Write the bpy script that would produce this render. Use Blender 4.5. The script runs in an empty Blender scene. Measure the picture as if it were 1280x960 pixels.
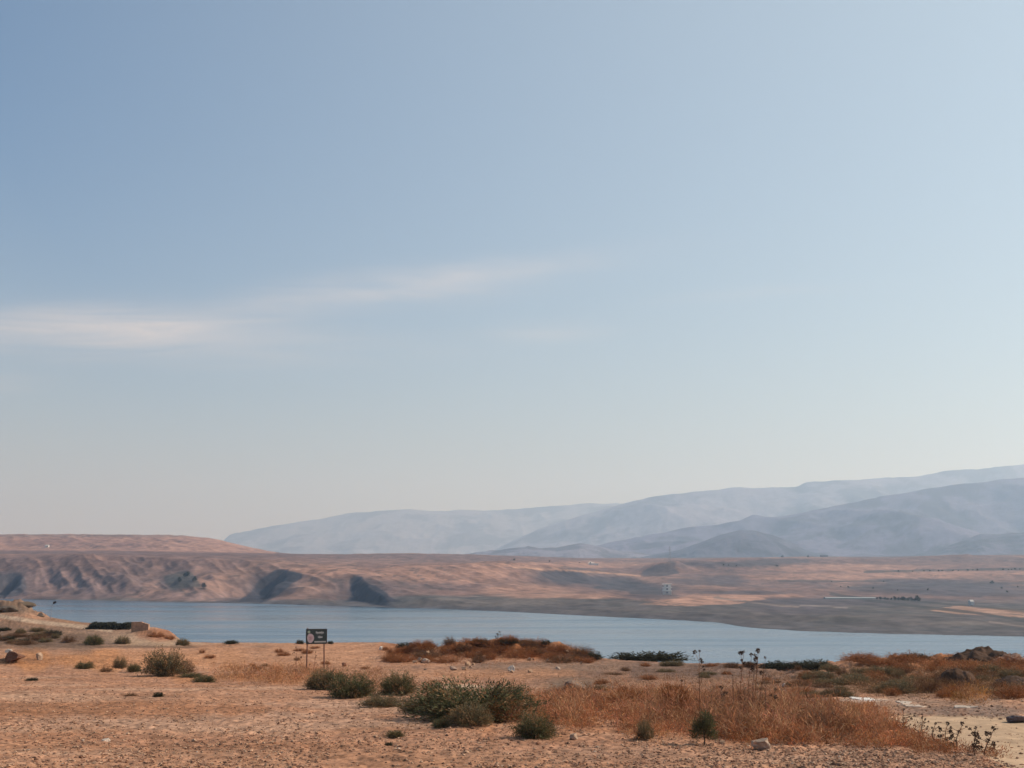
import bpy, math, random
import numpy as np
from mathutils import Vector, Matrix

# ------------------------------------------------------------------ camera, sky, sun, exposure
S = bpy.context.scene
COL = S.collection
F, U0, V0, VH = 1545.0, 640.0, 480.0, 700.0          # focal length and frame centre, in photo pixels
PITCH = math.atan((VH - V0) / F)
cam = bpy.data.cameras.new('camera')
cam.sensor_width = 36.0
cam.lens = 36.0 * F / 1280.0
cam.clip_start, cam.clip_end = 0.1, 60000.0
camo = bpy.data.objects.new('camera', cam)
COL.objects.link(camo)
camo.rotation_euler = (math.pi / 2 + PITCH, 0, 0)
S.camera = camo

SUN_EL, SUN_AZ = math.radians(36), math.radians(74)    # azimuth clockwise from the view direction
world = bpy.data.worlds.new('World')
S.world = world
world.use_nodes = True
nt = world.node_tree
nt.nodes.clear()
wo = nt.nodes.new('ShaderNodeOutputWorld')
bg = nt.nodes.new('ShaderNodeBackground')
sky = nt.nodes.new('ShaderNodeTexSky')
sky.sky_type = 'NISHITA'
sky.sun_disc = False
sky.sun_elevation, sky.sun_rotation = SUN_EL, SUN_AZ
sky.air_density, sky.dust_density, sky.ozone_density = 1.0, 0.7, 2.5
bg.inputs['Strength'].default_value = 0.104


def nn(tree, kind, **kw):
    n = tree.nodes.new(kind)
    for k, v in kw.items():
        if k.startswith('i_'):
            n.inputs[k[2:].replace('_', ' ')].default_value = v
        else:
            setattr(n, k, v)
    return n


def mth(tree, op, a, b=None, clamp=False):
    n = tree.nodes.new('ShaderNodeMath')
    n.operation, n.use_clamp = op, clamp
    for i, x in enumerate((a, b)):
        if x is None:
            continue
        if isinstance(x, (int, float)):
            n.inputs[i].default_value = x
        else:
            tree.links.new(x, n.inputs[i])
    return n.outputs[0]


# thin high cirrus, by direction in the sky
L = nt.links.new
tc = nt.nodes.new('ShaderNodeTexCoord')
sx = nt.nodes.new('ShaderNodeSeparateXYZ')
L(tc.outputs['Generated'], sx.inputs[0])
ax = mth(nt, 'DIVIDE', sx.outputs[0], sx.outputs[1])
az = mth(nt, 'DIVIDE', sx.outputs[2], sx.outputs[1])
cmb = nt.nodes.new('ShaderNodeCombineXYZ')
L(mth(nt, 'MULTIPLY', ax, 5.0), cmb.inputs[0])
L(mth(nt, 'MULTIPLY', az, 52.0), cmb.inputs[1])
cn = nn(nt, 'ShaderNodeTexNoise', i_Scale=1.0, i_Detail=9.0, i_Roughness=0.62, i_Distortion=0.9)
L(cmb.outputs[0], cn.inputs['Vector'])
cmb2 = nt.nodes.new('ShaderNodeCombineXYZ')
L(mth(nt, 'MULTIPLY', ax, 3.0), cmb2.inputs[0])
L(mth(nt, 'MULTIPLY', az, 9.0), cmb2.inputs[1])
cn2 = nn(nt, 'ShaderNodeTexNoise', i_Scale=1.0, i_Detail=3.0)
L(cmb2.outputs[0], cn2.inputs['Vector'])
wob = mth(nt, 'MULTIPLY', mth(nt, 'SUBTRACT', cn2.outputs[0], 0.5), 0.05)


def cloud_band(cx, cz, rx, rz, tilt, amt):
    dx = mth(nt, 'SUBTRACT', ax, cx)
    dz = mth(nt, 'SUBTRACT', mth(nt, 'ADD', az, wob), cz)
    dz = mth(nt, 'SUBTRACT', dz, mth(nt, 'MULTIPLY', dx, tilt))
    e = mth(nt, 'ADD', mth(nt, 'POWER', mth(nt, 'ABSOLUTE', mth(nt, 'DIVIDE', dx, rx)), 2.0),
            mth(nt, 'POWER', mth(nt, 'ABSOLUTE', mth(nt, 'DIVIDE', dz, rz)), 2.0))
    return mth(nt, 'MULTIPLY', mth(nt, 'EXPONENT', mth(nt, 'MULTIPLY', e, -1.0)), amt)


tot = None
for args in ((-0.36, 0.186, 0.14, 0.019, 0.0, 1.35), (-0.09, 0.222, 0.14, 0.013, 0.13, 0.8), (0.03, 0.188, 0.05, 0.008, 0.0, 0.35),
             (-0.22, 0.165, 0.16, 0.014, 0.03, 0.35), (0.20, 0.215, 0.08, 0.006, 0.1, 0.15), (-0.42, 0.137, 0.04, 0.006, 0.0, 0.3)):
    c = cloud_band(*args)
    tot = c if tot is None else mth(nt, 'ADD', tot, c)
shape = nn(nt, 'ShaderNodeMapRange', i_From_Min=0.25, i_From_Max=0.75, i_To_Min=0.08, i_To_Max=1.0)
L(cn.outputs[0], shape.inputs[0])
cmask = mth(nt, 'MULTIPLY', mth(nt, 'MULTIPLY', tot, shape.outputs[0]), 0.8, True)
mixc = nn(nt, 'ShaderNodeMix', data_type='RGBA')
L(cmask, mixc.inputs[0])
# dust low in the sky warms and pales the horizon
hz = nn(nt, 'ShaderNodeMix', data_type='RGBA')
L(mth(nt, 'MULTIPLY', mth(nt, 'EXPONENT', mth(nt, 'MULTIPLY', mth(nt, 'ABSOLUTE', sx.outputs[2]), -7.5)), 0.88), hz.inputs[0])
tint = nn(nt, 'ShaderNodeVectorMath', operation='MULTIPLY')
L(sky.outputs[0], tint.inputs[0])
tint.inputs[1].default_value = (0.82, 1.015, 1.11)
L(tint.outputs[0], hz.inputs[6])
hz.inputs[7].default_value = (5.5, 5.0, 4.8, 1)
# thin high veil, brighter towards the sun
sdx, sdy, sdz = math.sin(SUN_AZ) * math.cos(SUN_EL), math.cos(SUN_AZ) * math.cos(SUN_EL), math.sin(SUN_EL)
vd = nn(nt, 'ShaderNodeVectorMath', operation='DOT_PRODUCT')
L(tc.outputs['Generated'], vd.inputs[0])
vd.inputs[1].default_value = (sdx, sdy, sdz)
vl = nn(nt, 'ShaderNodeMix', data_type='RGBA')
L(mth(nt, 'MULTIPLY', mth(nt, 'MAXIMUM', mth(nt, 'ADD', vd.outputs['Value'], -0.08), 0.0), 0.78, True), vl.inputs[0])
L(hz.outputs[2], vl.inputs[6])
vl.inputs[7].default_value = (6.7, 7.25, 6.75, 1)
L(vl.outputs[2], mixc.inputs[6])
CLOUD = (7.6, 6.9, 6.6, 1)
mixc.inputs[7].default_value = CLOUD
L(mixc.outputs[2], bg.inputs[0])
L(bg.outputs[0], wo.inputs[0])

sun = bpy.data.lights.new('sun', 'SUN')
sun.energy, sun.angle, sun.color = 4.8, math.radians(0.6), (1.0, 0.91, 0.80)
suno = bpy.data.objects.new('sun', sun)
COL.objects.link(suno)
sd = Vector((math.sin(SUN_AZ) * math.cos(SUN_EL), math.cos(SUN_AZ) * math.cos(SUN_EL), math.sin(SUN_EL)))
suno.rotation_euler = sd.to_track_quat('Z', 'Y').to_euler()
suno.location = (60, 20, 60)

S.view_settings.view_transform = 'Standard'
S.view_settings.look = 'None'
S.view_settings.exposure = 0.0
S.view_settings.gamma = 1.0
S.view_settings.use_curve_mapping = False
S.cycles.use_denoising = True
S.cycles.max_bounces = 6
S.cycles.diffuse_bounces = 3
S.cycles.glossy_bounces = 2
S.cycles.volume_bounces = 1
S.cycles.transparent_max_bounces = 8
S.render.filter_size = 1.8

# ------------------------------------------------------------------ helpers
rng = np.random.default_rng(7)
random.seed(7)


def px_slope(v):                       # photo row -> rise per metre of distance
    t = (V0 - np.asarray(v, float)) / F
    return (math.sin(PITCH) + t * math.cos(PITCH)) / (math.cos(PITCH) - t * math.sin(PITCH))


def px_side(u, v):                     # photo column, row -> sideways per metre of distance
    t = (V0 - np.asarray(v, float)) / F
    return (np.asarray(u, float) - U0) / F / (math.cos(PITCH) - t * math.sin(PITCH))


def to_px(x, y, z):
    f = y * math.cos(PITCH) + z * math.sin(PITCH)
    return U0 + F * x / f, V0 - F * (-y * math.sin(PITCH) + z * math.cos(PITCH)) / f


def _hash(ix, iy, seed):
    h = (ix.astype(np.int64) * 374761393 + iy.astype(np.int64) * 668265263 + seed * 1442695041) & 0x7fffffff
    h = ((h ^ (h >> 13)) * 1274126177) & 0x7fffffff
    return ((h ^ (h >> 16)) & 0xffff) / 65535.0


def vnoise(x, y, seed=0):
    ix, iy = np.floor(x), np.floor(y)
    fx, fy = x - ix, y - iy
    fx = fx * fx * fx * (fx * (fx * 6 - 15) + 10)
    fy = fy * fy * fy * (fy * (fy * 6 - 15) + 10)
    a, b = _hash(ix, iy, seed), _hash(ix + 1, iy, seed)
    c, d = _hash(ix, iy + 1, seed), _hash(ix + 1, iy + 1, seed)
    return (a + (b - a) * fx) * (1 - fy) + (c + (d - c) * fx) * fy - 0.5


def fbm(x, y, octaves=4, seed=0, gain=0.5):
    t, amp = 0.0, 1.0
    for i in range(octaves):
        c, s = math.cos(0.6 * i), math.sin(0.6 * i)
        t = t + amp * vnoise((x * c - y * s) * 2.03 ** i, (x * s + y * c) * 2.03 ** i, seed + 17 * i)
        amp *= gain
    return t


def ridged(x, y, octaves=4, seed=0):
    t, amp = 0.0, 1.0
    for i in range(octaves):
        t = t + amp * (0.5 - 2 * np.abs(vnoise(x * 2 ** i, y * 2 ** i, seed + 31 * i)))
        amp *= 0.5
    return t


def sstep(a, b, x):
    t = np.clip((x - a) / (b - a), 0, 1)
    return t * t * (3 - 2 * t)


def mesh_np(name, verts, faces, mat, parent=None, col=None, smooth=True, loc=None):
    """One mesh object from numpy arrays: faces is (n,3) or (n,4)."""
    me = bpy.data.meshes.new(name)
    verts = np.asarray(verts, np.float32)
    faces = np.asarray(faces, np.int32)
    n, k = faces.shape
    me.vertices.add(len(verts))
    me.vertices.foreach_set('co', verts.ravel())
    me.loops.add(n * k)
    me.loops.foreach_set('vertex_index', faces.ravel())
    me.polygons.add(n)
    me.polygons.foreach_set('loop_start', np.arange(0, n * k, k, dtype=np.int32))
    me.polygons.foreach_set('use_smooth', np.full(n, smooth, bool))
    me.update(calc_edges=True)
    if col is not None:
        at = me.color_attributes.new('Col', 'FLOAT_COLOR', 'POINT')
        c4 = np.ones((len(verts), 4), np.float32)
        c4[:, :3] = np.clip(col, 0.004, 0.95)
        at.data.foreach_set('color', c4.ravel())
    me.materials.append(mat)
    o = bpy.data.objects.new(name, me)
    COL.objects.link(o)
    if parent is not None:
        o.parent = parent
    if loc is not None:
        o.location = loc
    return o


def tag(o, label=None, cat=None, group=None, kind=None):
    if label:
        o['label'] = label
    if cat:
        o['category'] = cat
    if group:
        o['group'] = group
    if kind:
        o['kind'] = kind
    return o


def empty(name, loc, label, cat, group=None, rz=0.0):
    o = bpy.data.objects.new(name, None)
    o.empty_display_size = 0.2
    COL.objects.link(o)
    o.location = loc
    o.rotation_euler = (0, 0, rz)
    return tag(o, label, cat, group)


def copy_tree(o, parent=None):
    c = o.copy()
    COL.objects.link(c)
    c.parent = parent
    for ch in list(o.children):
        copy_tree(ch, c)
    return c


class MB:
    """Collects boxes, tubes and leaves with a colour each, then links them as one mesh."""
    def __init__(self):
        self.v, self.f, self.c, self.n = [], [], [], 0

    def add(self, v, f, c):
        v = np.asarray(v, float)
        f = np.asarray(f, int)
        if f.shape[1] == 3:
            f = np.concatenate([f, f[:, 2:3]], 1)
        self.v.append(v)
        self.f.append(f + self.n)
        self.c.append(np.broadcast_to(np.asarray(c, float), (len(v), 3)))
        self.n += len(v)

    def box(self, lo, hi, c, rot=None, at=(0, 0, 0)):
        x0, y0, z0 = lo
        x1, y1, z1 = hi
        v = np.array([(x0, y0, z0), (x1, y0, z0), (x1, y1, z0), (x0, y1, z0), (x0, y0, z1), (x1, y0, z1), (x1, y1, z1), (x0, y1, z1)], float)
        if rot is not None:
            v = v @ np.array(Matrix.Rotation(rot, 3, 'Z')).T
        self.add(v + np.asarray(at), [(0, 3, 2, 1), (4, 5, 6, 7), (0, 1, 5, 4), (1, 2, 6, 5), (2, 3, 7, 6), (3, 0, 4, 7)], c)

    def tube(self, pts, radii, c, k=5):
        pts = np.asarray(pts, float)
        n = len(pts)
        radii = np.broadcast_to(np.asarray(radii, float), (n,))
        tan = np.gradient(pts, axis=0)
        vs = []
        for p, t, r in zip(pts, tan, radii):
            t = t / (np.linalg.norm(t) + 1e-9)
            h = np.array((1.0, 0, 0)) if abs(t[0]) < 0.8 else np.array((0, 1.0, 0))
            a = np.cross(t, h)
            a /= np.linalg.norm(a)
            b = np.cross(t, a)
            for j in range(k):
                w = 2 * math.pi * j / k
                vs.append(p + r * (math.cos(w) * a + math.sin(w) * b))
        fs = [(i * k + j, i * k + (j + 1) % k, (i + 1) * k + (j + 1) % k, (i + 1) * k + j) for i in range(n - 1) for j in range(k)]
        for base in (0, (n - 1) * k):
            vs.append(pts[0] if base == 0 else pts[-1])
            ci = len(vs) - 1
            fs += [(base + j, base + (j + 1) % k, ci, ci) for j in range(k)]
        self.add(vs, fs, c)

    def leaves(self, p, d, length, width, col):
        """Many rhombic leaves at once."""
        n = len(p)
        d = d / (np.linalg.norm(d, axis=1, keepdims=True) + 1e-9)
        r = rng.normal(size=(n, 3))
        s = np.cross(d, r)
        s /= (np.linalg.norm(s, axis=1, keepdims=True) + 1e-9)
        length = np.broadcast_to(np.asarray(length, float), (n,))[:, None]
        width = np.broadcast_to(np.asarray(width, float), (n,))[:, None]
        mid = p + d * length * 0.45
        v = np.stack([p, mid + s * width * 0.5, p + d * length, mid - s * width * 0.5], 1).reshape(-1, 3)
        f = np.arange(4 * n).reshape(n, 4)
        self.add(v, f, np.repeat(np.broadcast_to(col, (n, 3)), 4, 0))

    def build(self, name, mat, parent=None, smooth=False, loc=None):
        f = np.concatenate(self.f)
        v = np.concatenate(self.v)
        c = np.concatenate(self.c)
        me = bpy.data.meshes.new(name)
        tri = f[:, 2] == f[:, 3]
        lens = np.where(tri, 3, 4).astype(np.int32)
        keep = np.ones(f.shape, bool)
        keep[tri, 3] = False
        me.vertices.add(len(v))
        me.vertices.foreach_set('co', v.astype(np.float32).ravel())
        idx = f[keep].astype(np.int32)
        me.loops.add(len(idx))
        me.loops.foreach_set('vertex_index', idx)
        me.polygons.add(len(f))
        me.polygons.foreach_set('loop_start', np.concatenate([[0], np.cumsum(lens)[:-1]]).astype(np.int32))
        me.polygons.foreach_set('use_smooth', np.full(len(f), smooth, bool))
        me.update(calc_edges=True)
        at = me.color_attributes.new('Col', 'FLOAT_COLOR', 'POINT')
        c4 = np.ones((len(v), 4), np.float32)
        c4[:, :3] = np.clip(c, 0.003, 0.95)
        at.data.foreach_set('color', c4.ravel())
        me.materials.append(mat)
        o = bpy.data.objects.new(name, me)
        COL.objects.link(o)
        if parent is not None:
            o.parent = parent
        if loc is not None:
            o.location = loc
        return o


def material(name, rough=0.9, scale=None, amount=0.35, bump=0.0, bump_scale=8.0, spec=0.2, translucent=0.0, scale2=None, amount2=0.2):
    """Albedo from the mesh's Col attribute, broken up by one or two procedural noises; optional bump."""
    m = bpy.data.materials.new(name)
    m.use_nodes = True
    t = m.node_tree
    b = t.nodes['Principled BSDF']
    b.inputs['Roughness'].default_value = rough
    b.inputs['Specular IOR Level'].default_value = spec
    a = nn(t, 'ShaderNodeAttribute', attribute_name='Col')
    geo = t.nodes.new('ShaderNodeTexCoord')
    colr = a.outputs['Color']
    for sc, am in ((scale, amount), (scale2, amount2)):
        if sc is None:
            continue
        no = nn(t, 'ShaderNodeTexNoise', i_Scale=sc, i_Detail=6.0, i_Roughness=0.62)
        t.links.new(geo.outputs['Object'], no.inputs['Vector'])
        mr = nn(t, 'ShaderNodeMapRange', i_From_Min=0.3, i_From_Max=0.7, i_To_Min=1 - am, i_To_Max=1 + am)
        t.links.new(no.outputs[0], mr.inputs[0])
        mx = nn(t, 'ShaderNodeVectorMath', operation='SCALE')
        t.links.new(colr, mx.inputs[0])
        t.links.new(mr.outputs[0], mx.inputs['Scale'])
        colr = mx.outputs[0]
    t.links.new(colr, b.inputs['Base Color'])
    if bump:
        no = nn(t, 'ShaderNodeTexNoise', i_Scale=bump_scale, i_Detail=5.0, i_Roughness=0.6)
        t.links.new(geo.outputs['Object'], no.inputs['Vector'])
        bn = nn(t, 'ShaderNodeBump', i_Strength=1.0, i_Distance=bump)
        t.links.new(no.outputs[0], bn.inputs['Height'])
        t.links.new(bn.outputs[0], b.inputs['Normal'])
    if translucent:
        tr = t.nodes.new('ShaderNodeBsdfTranslucent')
        t.links.new(colr, tr.inputs[0])
        ms = nn(t, 'ShaderNodeMixShader', i_Fac=translucent)
        t.links.new(b.outputs[0], ms.inputs[1])
        t.links.new(tr.outputs[0], ms.inputs[2])
        t.links.new(ms.outputs[0], t.nodes['Material Output'].inputs['Surface'])
    return m


M_GROUND = material('dry_earth', 0.95, 2.2, 0.16, 0.012, 22.0, 0.1, scale2=0.35, amount2=0.12)
M_HILL = material('hill_earth', 0.95, 0.11, 0.30, 1.2, 0.06, 0.1, scale2=0.012, amount2=0.10)
M_MOUNT = material('mountain_rock', 0.95, 0.012, 0.22, 12.0, 0.01, 0.1, scale2=0.05, amount2=0.25)
M_LEAF = material('leaf', 0.75, None, translucent=0.25)
M_DRY = material('dry_stem', 0.85, None, translucent=0.2)
M_STONE = material('stone', 0.9, 6.0, 0.2, 0.02, 14.0, 0.2)
M_RUST = material('rusty_steel', 0.7, 14.0, 0.4, 0.003, 40.0, 0.3)
M_PAINT = material('weathered_paint', 0.55, 9.0, 0.15, 0.0, 1.0, 0.3)
M_WALL = material('mud_brick', 0.9, 3.0, 0.2, 0.02, 9.0, 0.1)
M_BARK = material('bark', 0.9, 10.0, 0.25, 0.01, 20.0, 0.1)

# ------------------------------------------------------------------ the near ground
LAKE_Z = -40.0
G_D = np.array([2, 10, 22, 28, 35, 48, 68, 79, 100, 130, 160, 190, 260, 400.0])
G_V = np.array([0, 0, 960, 930, 900, 870, 845, 835, 820, 804, 795, 788, 778, 772.0])
G_S = px_slope(G_V)
G_S[0], G_S[1] = -2.05 / 2, -2.75 / 10
CREST = [(-400, 770, 260), (-120, 762, 255), (0, 758, 240), (28, 759, 232), (52, 769, 222), (66, 772, 216), (100, 777.5, 205), (165, 783, 190), (190, 787, 172),
         (215, 798, 150), (232, 803, 140), (300, 804, 135), (380, 803.5, 132), (430, 803, 130), (480, 803.5, 125), (520, 808, 112), (600, 815, 102),
         (720, 823, 95), (800, 825.5, 93), (870, 829, 90), (950, 831, 88), (1050, 831, 86), (1130, 826, 88), (1280, 823, 90), (1700, 823, 92)]


def densify(lo, mid0, mid1, hi, nmid, nout):
    return np.concatenate([np.linspace(lo, mid0, nout, endpoint=False), np.linspace(mid0, mid1, nmid, endpoint=False), np.linspace(mid1, hi, nout)])


ga = densify(-1.0, -0.47, 0.47, 1.0, 860, 60)
gd = np.concatenate([np.geomspace(2.0, 19.0, 60, endpoint=False), np.geomspace(19, 135, 620, endpoint=False), np.geomspace(135, 420, 90)])
cu = np.array([c[0] for c in CREST], float)
cv = np.array([c[1] for c in CREST], float)
cd = np.array([c[2] for c in CREST], float)
ca = px_side(cu, cv)
A, D = np.meshgrid(ga, gd, indexing='ij')
cs_ = np.interp(ga, ca, px_slope(cv))
cd_ = np.interp(ga, ca, cd)
k5 = np.ones(5) / 5
cs_ = np.convolve(np.pad(cs_, 2, 'edge'), k5, 'valid')
cd_ = np.convolve(np.pad(cd_, 7, 'edge'), np.ones(15) / 15, 'valid')


def base_slope(d):
    z = np.interp(np.log(d), np.log(G_D), G_S * G_D)
    return z / d


# smooth the piecewise profile a little
zz = base_slope(gd) * gd
for _ in range(3):
    zz = np.convolve(np.pad(zz, 8, 'edge'), np.ones(17) / 17, 'valid')
SB = np.broadcast_to((zz / gd)[None, :], D.shape)
scb = np.interp(cd_, gd, zz / gd)
w = sstep(0.55, 1.0, D / cd_[:, None])
SL = SB + w * (cs_ - scb)[:, None]
GZ = SL * D
over = np.maximum(D - cd_[:, None], 0)
zc = (cs_ * cd_)[:, None]
lin = zc + over * (cs_ - 0.02)[:, None] - 0.18 * over * sstep(2, 30, over)
GZ = np.where(over > 0, lin, GZ)
GZ = np.maximum(GZ, LAKE_Z - 6)
GX, GY = A * D, D
PU, PV = to_px(GX, GY, GZ)


def mound(u, v, d, rx, ry, h, p=1.0):
    """A low heap of earth on the ground: centre by direction and distance, radii and height in metres."""
    global GZ
    x = px_side(u, v) * d
    e = ((GX - x) / rx) ** 2 + ((GY - d) / ry) ** 2
    GZ = GZ + h * np.exp(-e ** p)


# the rubble ridge by the lake, low banks, ledges
for m in ((515, 815, 96, 1.8, 2.2, 0.35), (548, 815, 95, 1.6, 2.0, 0.42), (580, 815, 96, 1.9, 2.3, 0.55), (612, 815, 95, 1.8, 2.3, 0.66), (640, 815, 95, 1.8, 2.3, 0.62), (672, 815, 96, 1.9, 2.2, 0.62), (700, 815, 95, 1.6, 2.2, 0.48),
          (722, 818, 95, 1.6, 2.0, 0.30), (1230, 830, 84, 2.6, 3.0, 0.35), (1150, 828, 84, 3.5, 3, 0.35), (1075, 832, 80, 3, 3, 0.25), (1270, 850, 66, 2.6, 3, 0.35),
          (1195, 850, 66, 1.5, 1.5, 0.3), (30, 757, 236, 2.6, 9, 1.2), (6, 760, 236, 4.0, 9, 0.8), (60, 806, 135, 9, 9, 0.7), (15, 800, 140, 8, 8, 1.0), (195, 799, 152, 3.4, 5, 0.9),
          (10, 830, 84, 1.3, 1.2, 0.45), (715, 866, 52, 0.75, 1.0, 0.28), (760, 905, 38, 5, 4, 0.10)):
    mound(*m)
near = sstep(260, 120, D)
rough = np.exp(-((GX + 1.5) / 8.5) ** 4 - ((GY - 95) / 3.6) ** 2) + np.exp(-((GX - 26) / 13) ** 4 - ((GY - 76) / 16) ** 4) * 0.8
GZ = GZ + rough * (0.55 * fbm(GX / 1.1, GY / 1.3, 4, 33) + 0.12 * ridged(GX / 0.4, GY / 0.5, 2, 34))
bank = np.exp(-((GX + 92) / 12) ** 4 - ((GY - 236) / 16) ** 4)
GZ = GZ + bank * (1.6 * fbm(GX / 3.5, GY / 5, 4, 36) + 0.5 * ridged(GX / 1.5, GY / 2, 2, 37))
GZ = GZ + near * (0.10 * fbm(GX / 7, GY / 9, 3, 3) + 0.05 * fbm(GX / 1.3, GY / 1.6, 3, 5))
# the sandy track stays flat
TRACK = [(1085, 893), (1140, 893.5), (1200, 896.5), (1290, 902), (1500, 915), (1500, 1100), (1330, 985), (1262, 955), (1225, 938), (1180, 922), (1130, 908), (1095, 899)]


def in_poly(u, v, poly):
    inside = np.zeros(u.shape, bool)
    n = len(poly)
    for i in range(n):
        x0, y0 = poly[i]
        x1, y1 = poly[(i + 1) % n]
        if y0 == y1:
            continue
        c = ((y0 > v) != (y1 > v)) & (u < (x1 - x0) * (v - y0) / (y1 - y0) + x0)
        inside ^= c
    return inside


wu = PU + 9 * fbm(GX / 0.9, GY / 1.4, 3, 61)
wv = PV + 5 * fbm(GX / 0.9, GY / 1.4, 3, 62)
trk = in_poly(wu, wv, TRACK) & (D < 60) & (D > 12)
tsoft = trk.astype(float)
for _ in range(4):
    tsoft[1:-1, 1:-1] = (tsoft[1:-1, 1:-1] * 2 + tsoft[:-2, 1:-1] + tsoft[2:, 1:-1] + tsoft[1:-1, :-2] + tsoft[1:-1, 2:]) / 6
GZ = GZ + near * (1 - 0.75 * tsoft) * (0.035 * fbm(GX / 0.32, GY / 0.4, 2, 8) + 0.034 * fbm(GX / 0.12, GY / 0.17, 2, 9)) - 0.05 * tsoft
PU, PV = to_px(GX, GY, GZ)

# colour of the soil, gravel, dry litter
def blob(c, u, v, ru, rv, rgb, k, seed=0, soft=0.5):
    n = 1.0 * fbm(GX / (D * 0.020), GY / (D * 0.10), 4, 100 + seed)
    e = np.sqrt(((PU - u) / ru) ** 2 + ((PV - v) / rv) ** 2) + n * 0.8
    m = k * sstep(1 + soft, 1 - soft, e)
    return c * (1 - m[..., None]) + np.array(rgb) * m[..., None]


c = np.ones(D.shape + (3,)) * np.array((0.365, 0.190, 0.113))
tone = 1 + 0.22 * fbm(GX / 2.2, GY / 3.0, 4, 21)
fine = 1 + 0.75 * fbm(GX / 0.16, GY / 0.22, 3, 23)
streak = sstep(0.05, 0.3, fbm(GX / 7.0, GY / 1.6, 4, 27)) * sstep(140, 60, D)
c = c * (1 - 0.45 * streak[..., None]) + np.array((0.27, 0.125, 0.070)) * 0.45 * streak[..., None]
pale = sstep(0.05, 0.3, fbm(GX / 5.0 + 9, GY / 2.4, 4, 29))
c = c * (1 - 0.4 * pale[..., None]) + np.array((0.43, 0.27, 0.18)) * 0.4 * pale[..., None]
red = sstep(0.0, 0.35, fbm(GX / 3.5, GY / 2.0, 4, 25))
c = c * (1 - 0.35 * red[..., None]) + np.array((0.34, 0.15, 0.072)) * 0.35 * red[..., None]
BLOBS = [
    (300, 900, 260, 9, (0.40, 0.235, 0.155), 0.5), (480, 880, 160, 6, (0.41, 0.25, 0.17), 0.5), (700, 945, 200, 8, (0.33, 0.19, 0.125), 0.5),
    (150, 887, 210, 8, (0.30, 0.135, 0.068), 0.85), (60, 872, 120, 4, (0.42, 0.25, 0.16), 0.5), (330, 938, 160, 10, (0.30, 0.145, 0.08), 0.7),
    (520, 950, 240, 12, (0.29, 0.145, 0.08), 0.7), (120, 825, 170, 11, (0.43, 0.19, 0.080), 0.85), (330, 822, 160, 16, (0.42, 0.21, 0.115), 0.7),
    (330, 848, 90, 6, (0.42, 0.18, 0.075), 0.7), (430, 812, 90, 6, (0.43, 0.22, 0.125), 0.6), (900, 845, 210, 16, (0.19, 0.11, 0.075), 0.85), (860, 838, 140, 7, (0.145, 0.088, 0.065), 0.8), (1000, 858, 120, 9, (0.20, 0.12, 0.08), 0.7), (650, 835, 110, 5, (0.17, 0.105, 0.078), 0.8),
    (700, 833, 120, 6, (0.22, 0.13, 0.085), 0.8), (620, 842, 130, 6, (0.36, 0.17, 0.085), 0.6), (560, 858, 40, 3, (0.50, 0.36, 0.25), 0.8),
    (600, 810, 120, 14, (0.34, 0.13, 0.05), 0.8), (545, 815, 30, 8, (0.36, 0.20, 0.12), 0.5), (1130, 880, 140, 9, (0.27, 0.17, 0.115), 0.7), (1230, 890, 110, 6, (0.21, 0.14, 0.105), 0.8),
    (1100, 945, 150, 12, (0.29, 0.16, 0.098), 0.7), (1200, 845, 120, 18, (0.24, 0.12, 0.06), 0.7), (1170, 825, 120, 8, (0.36, 0.14, 0.055), 0.7),
    (980, 860, 120, 10, (0.27, 0.14, 0.08), 0.6), (800, 860, 160, 14, (0.29, 0.14, 0.075), 0.6), (880, 900, 230, 22, (0.34, 0.14, 0.06), 0.6),
    (1085, 875, 40, 2.5, (0.55, 0.42, 0.33), 0.8), (40, 800, 75, 8, (0.17, 0.105, 0.075), 0.9), (95, 803, 60, 6, (0.20, 0.125, 0.09), 0.8), (20, 785, 80, 9, (0.20, 0.11, 0.065), 0.85),
    (22, 758, 60, 13, (0.15, 0.095, 0.062), 0.95), (168, 798, 70, 8.5, (0.345, 0.225, 0.145), 0.95), (205, 805, 45, 3, (0.345, 0.225, 0.145), 0.9), (40, 797, 100, 15, (0.15, 0.092, 0.062), 0.97), (70, 786, 60, 7, (0.20, 0.115, 0.072), 0.8), (130, 788, 60, 4, (0.25, 0.15, 0.095), 0.7), (60, 783, 90, 5, (0.19, 0.11, 0.07), 0.85), (196, 793, 28, 6, (0.27, 0.115, 0.06), 0.8),
    (90, 779, 60, 4, (0.24, 0.13, 0.075), 0.85), (140, 808.5, 140, 1.6, (0.14, 0.085, 0.055), 0.75), (715, 857, 30, 8, (0.17, 0.11, 0.075), 0.9), (20, 826, 40, 6, (0.2, 0.09, 0.045), 0.6)]
for i, bb in enumerate(BLOBS):
    c = blob(c, *bb, seed=i)
# the pale road that climbs behind the left bank
road_u = np.array([-60, 0, 20, 60, 100, 140])
road_v = np.array([766, 770, 773.5, 779, 783, 788])
rv = np.interp(PU, road_u, road_v)
rm = sstep(3.4, 1.6, np.abs(PV - rv)) * (PU < 140) * (D > 120)
c = c * (1 - rm[..., None]) + np.array((0.36, 0.245, 0.165)) * rm[..., None]
c = c * (tone * fine)[..., None]
tc_ = np.array((0.46, 0.31, 0.195)) * (1 + 0.18 * fbm(GX / 1.1, GY / 0.8, 4, 41) + 0.18 * fbm(GX / 0.12, GY / 0.16, 2, 43))[..., None]
c = c * (1 - tsoft[..., None]) + tc_ * tsoft[..., None]
under = sstep(10, 40, over)
c = c * (1 - under[..., None]) + np.array((0.2, 0.15, 0.12)) * under[..., None]


def grid_faces(ni, nj):
    i, j = np.meshgrid(np.arange(ni - 1), np.arange(nj - 1), indexing='ij')
    a = (i * nj + j).ravel()
    return np.stack([a, a + nj, a + nj + 1, a + 1], 1)


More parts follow.
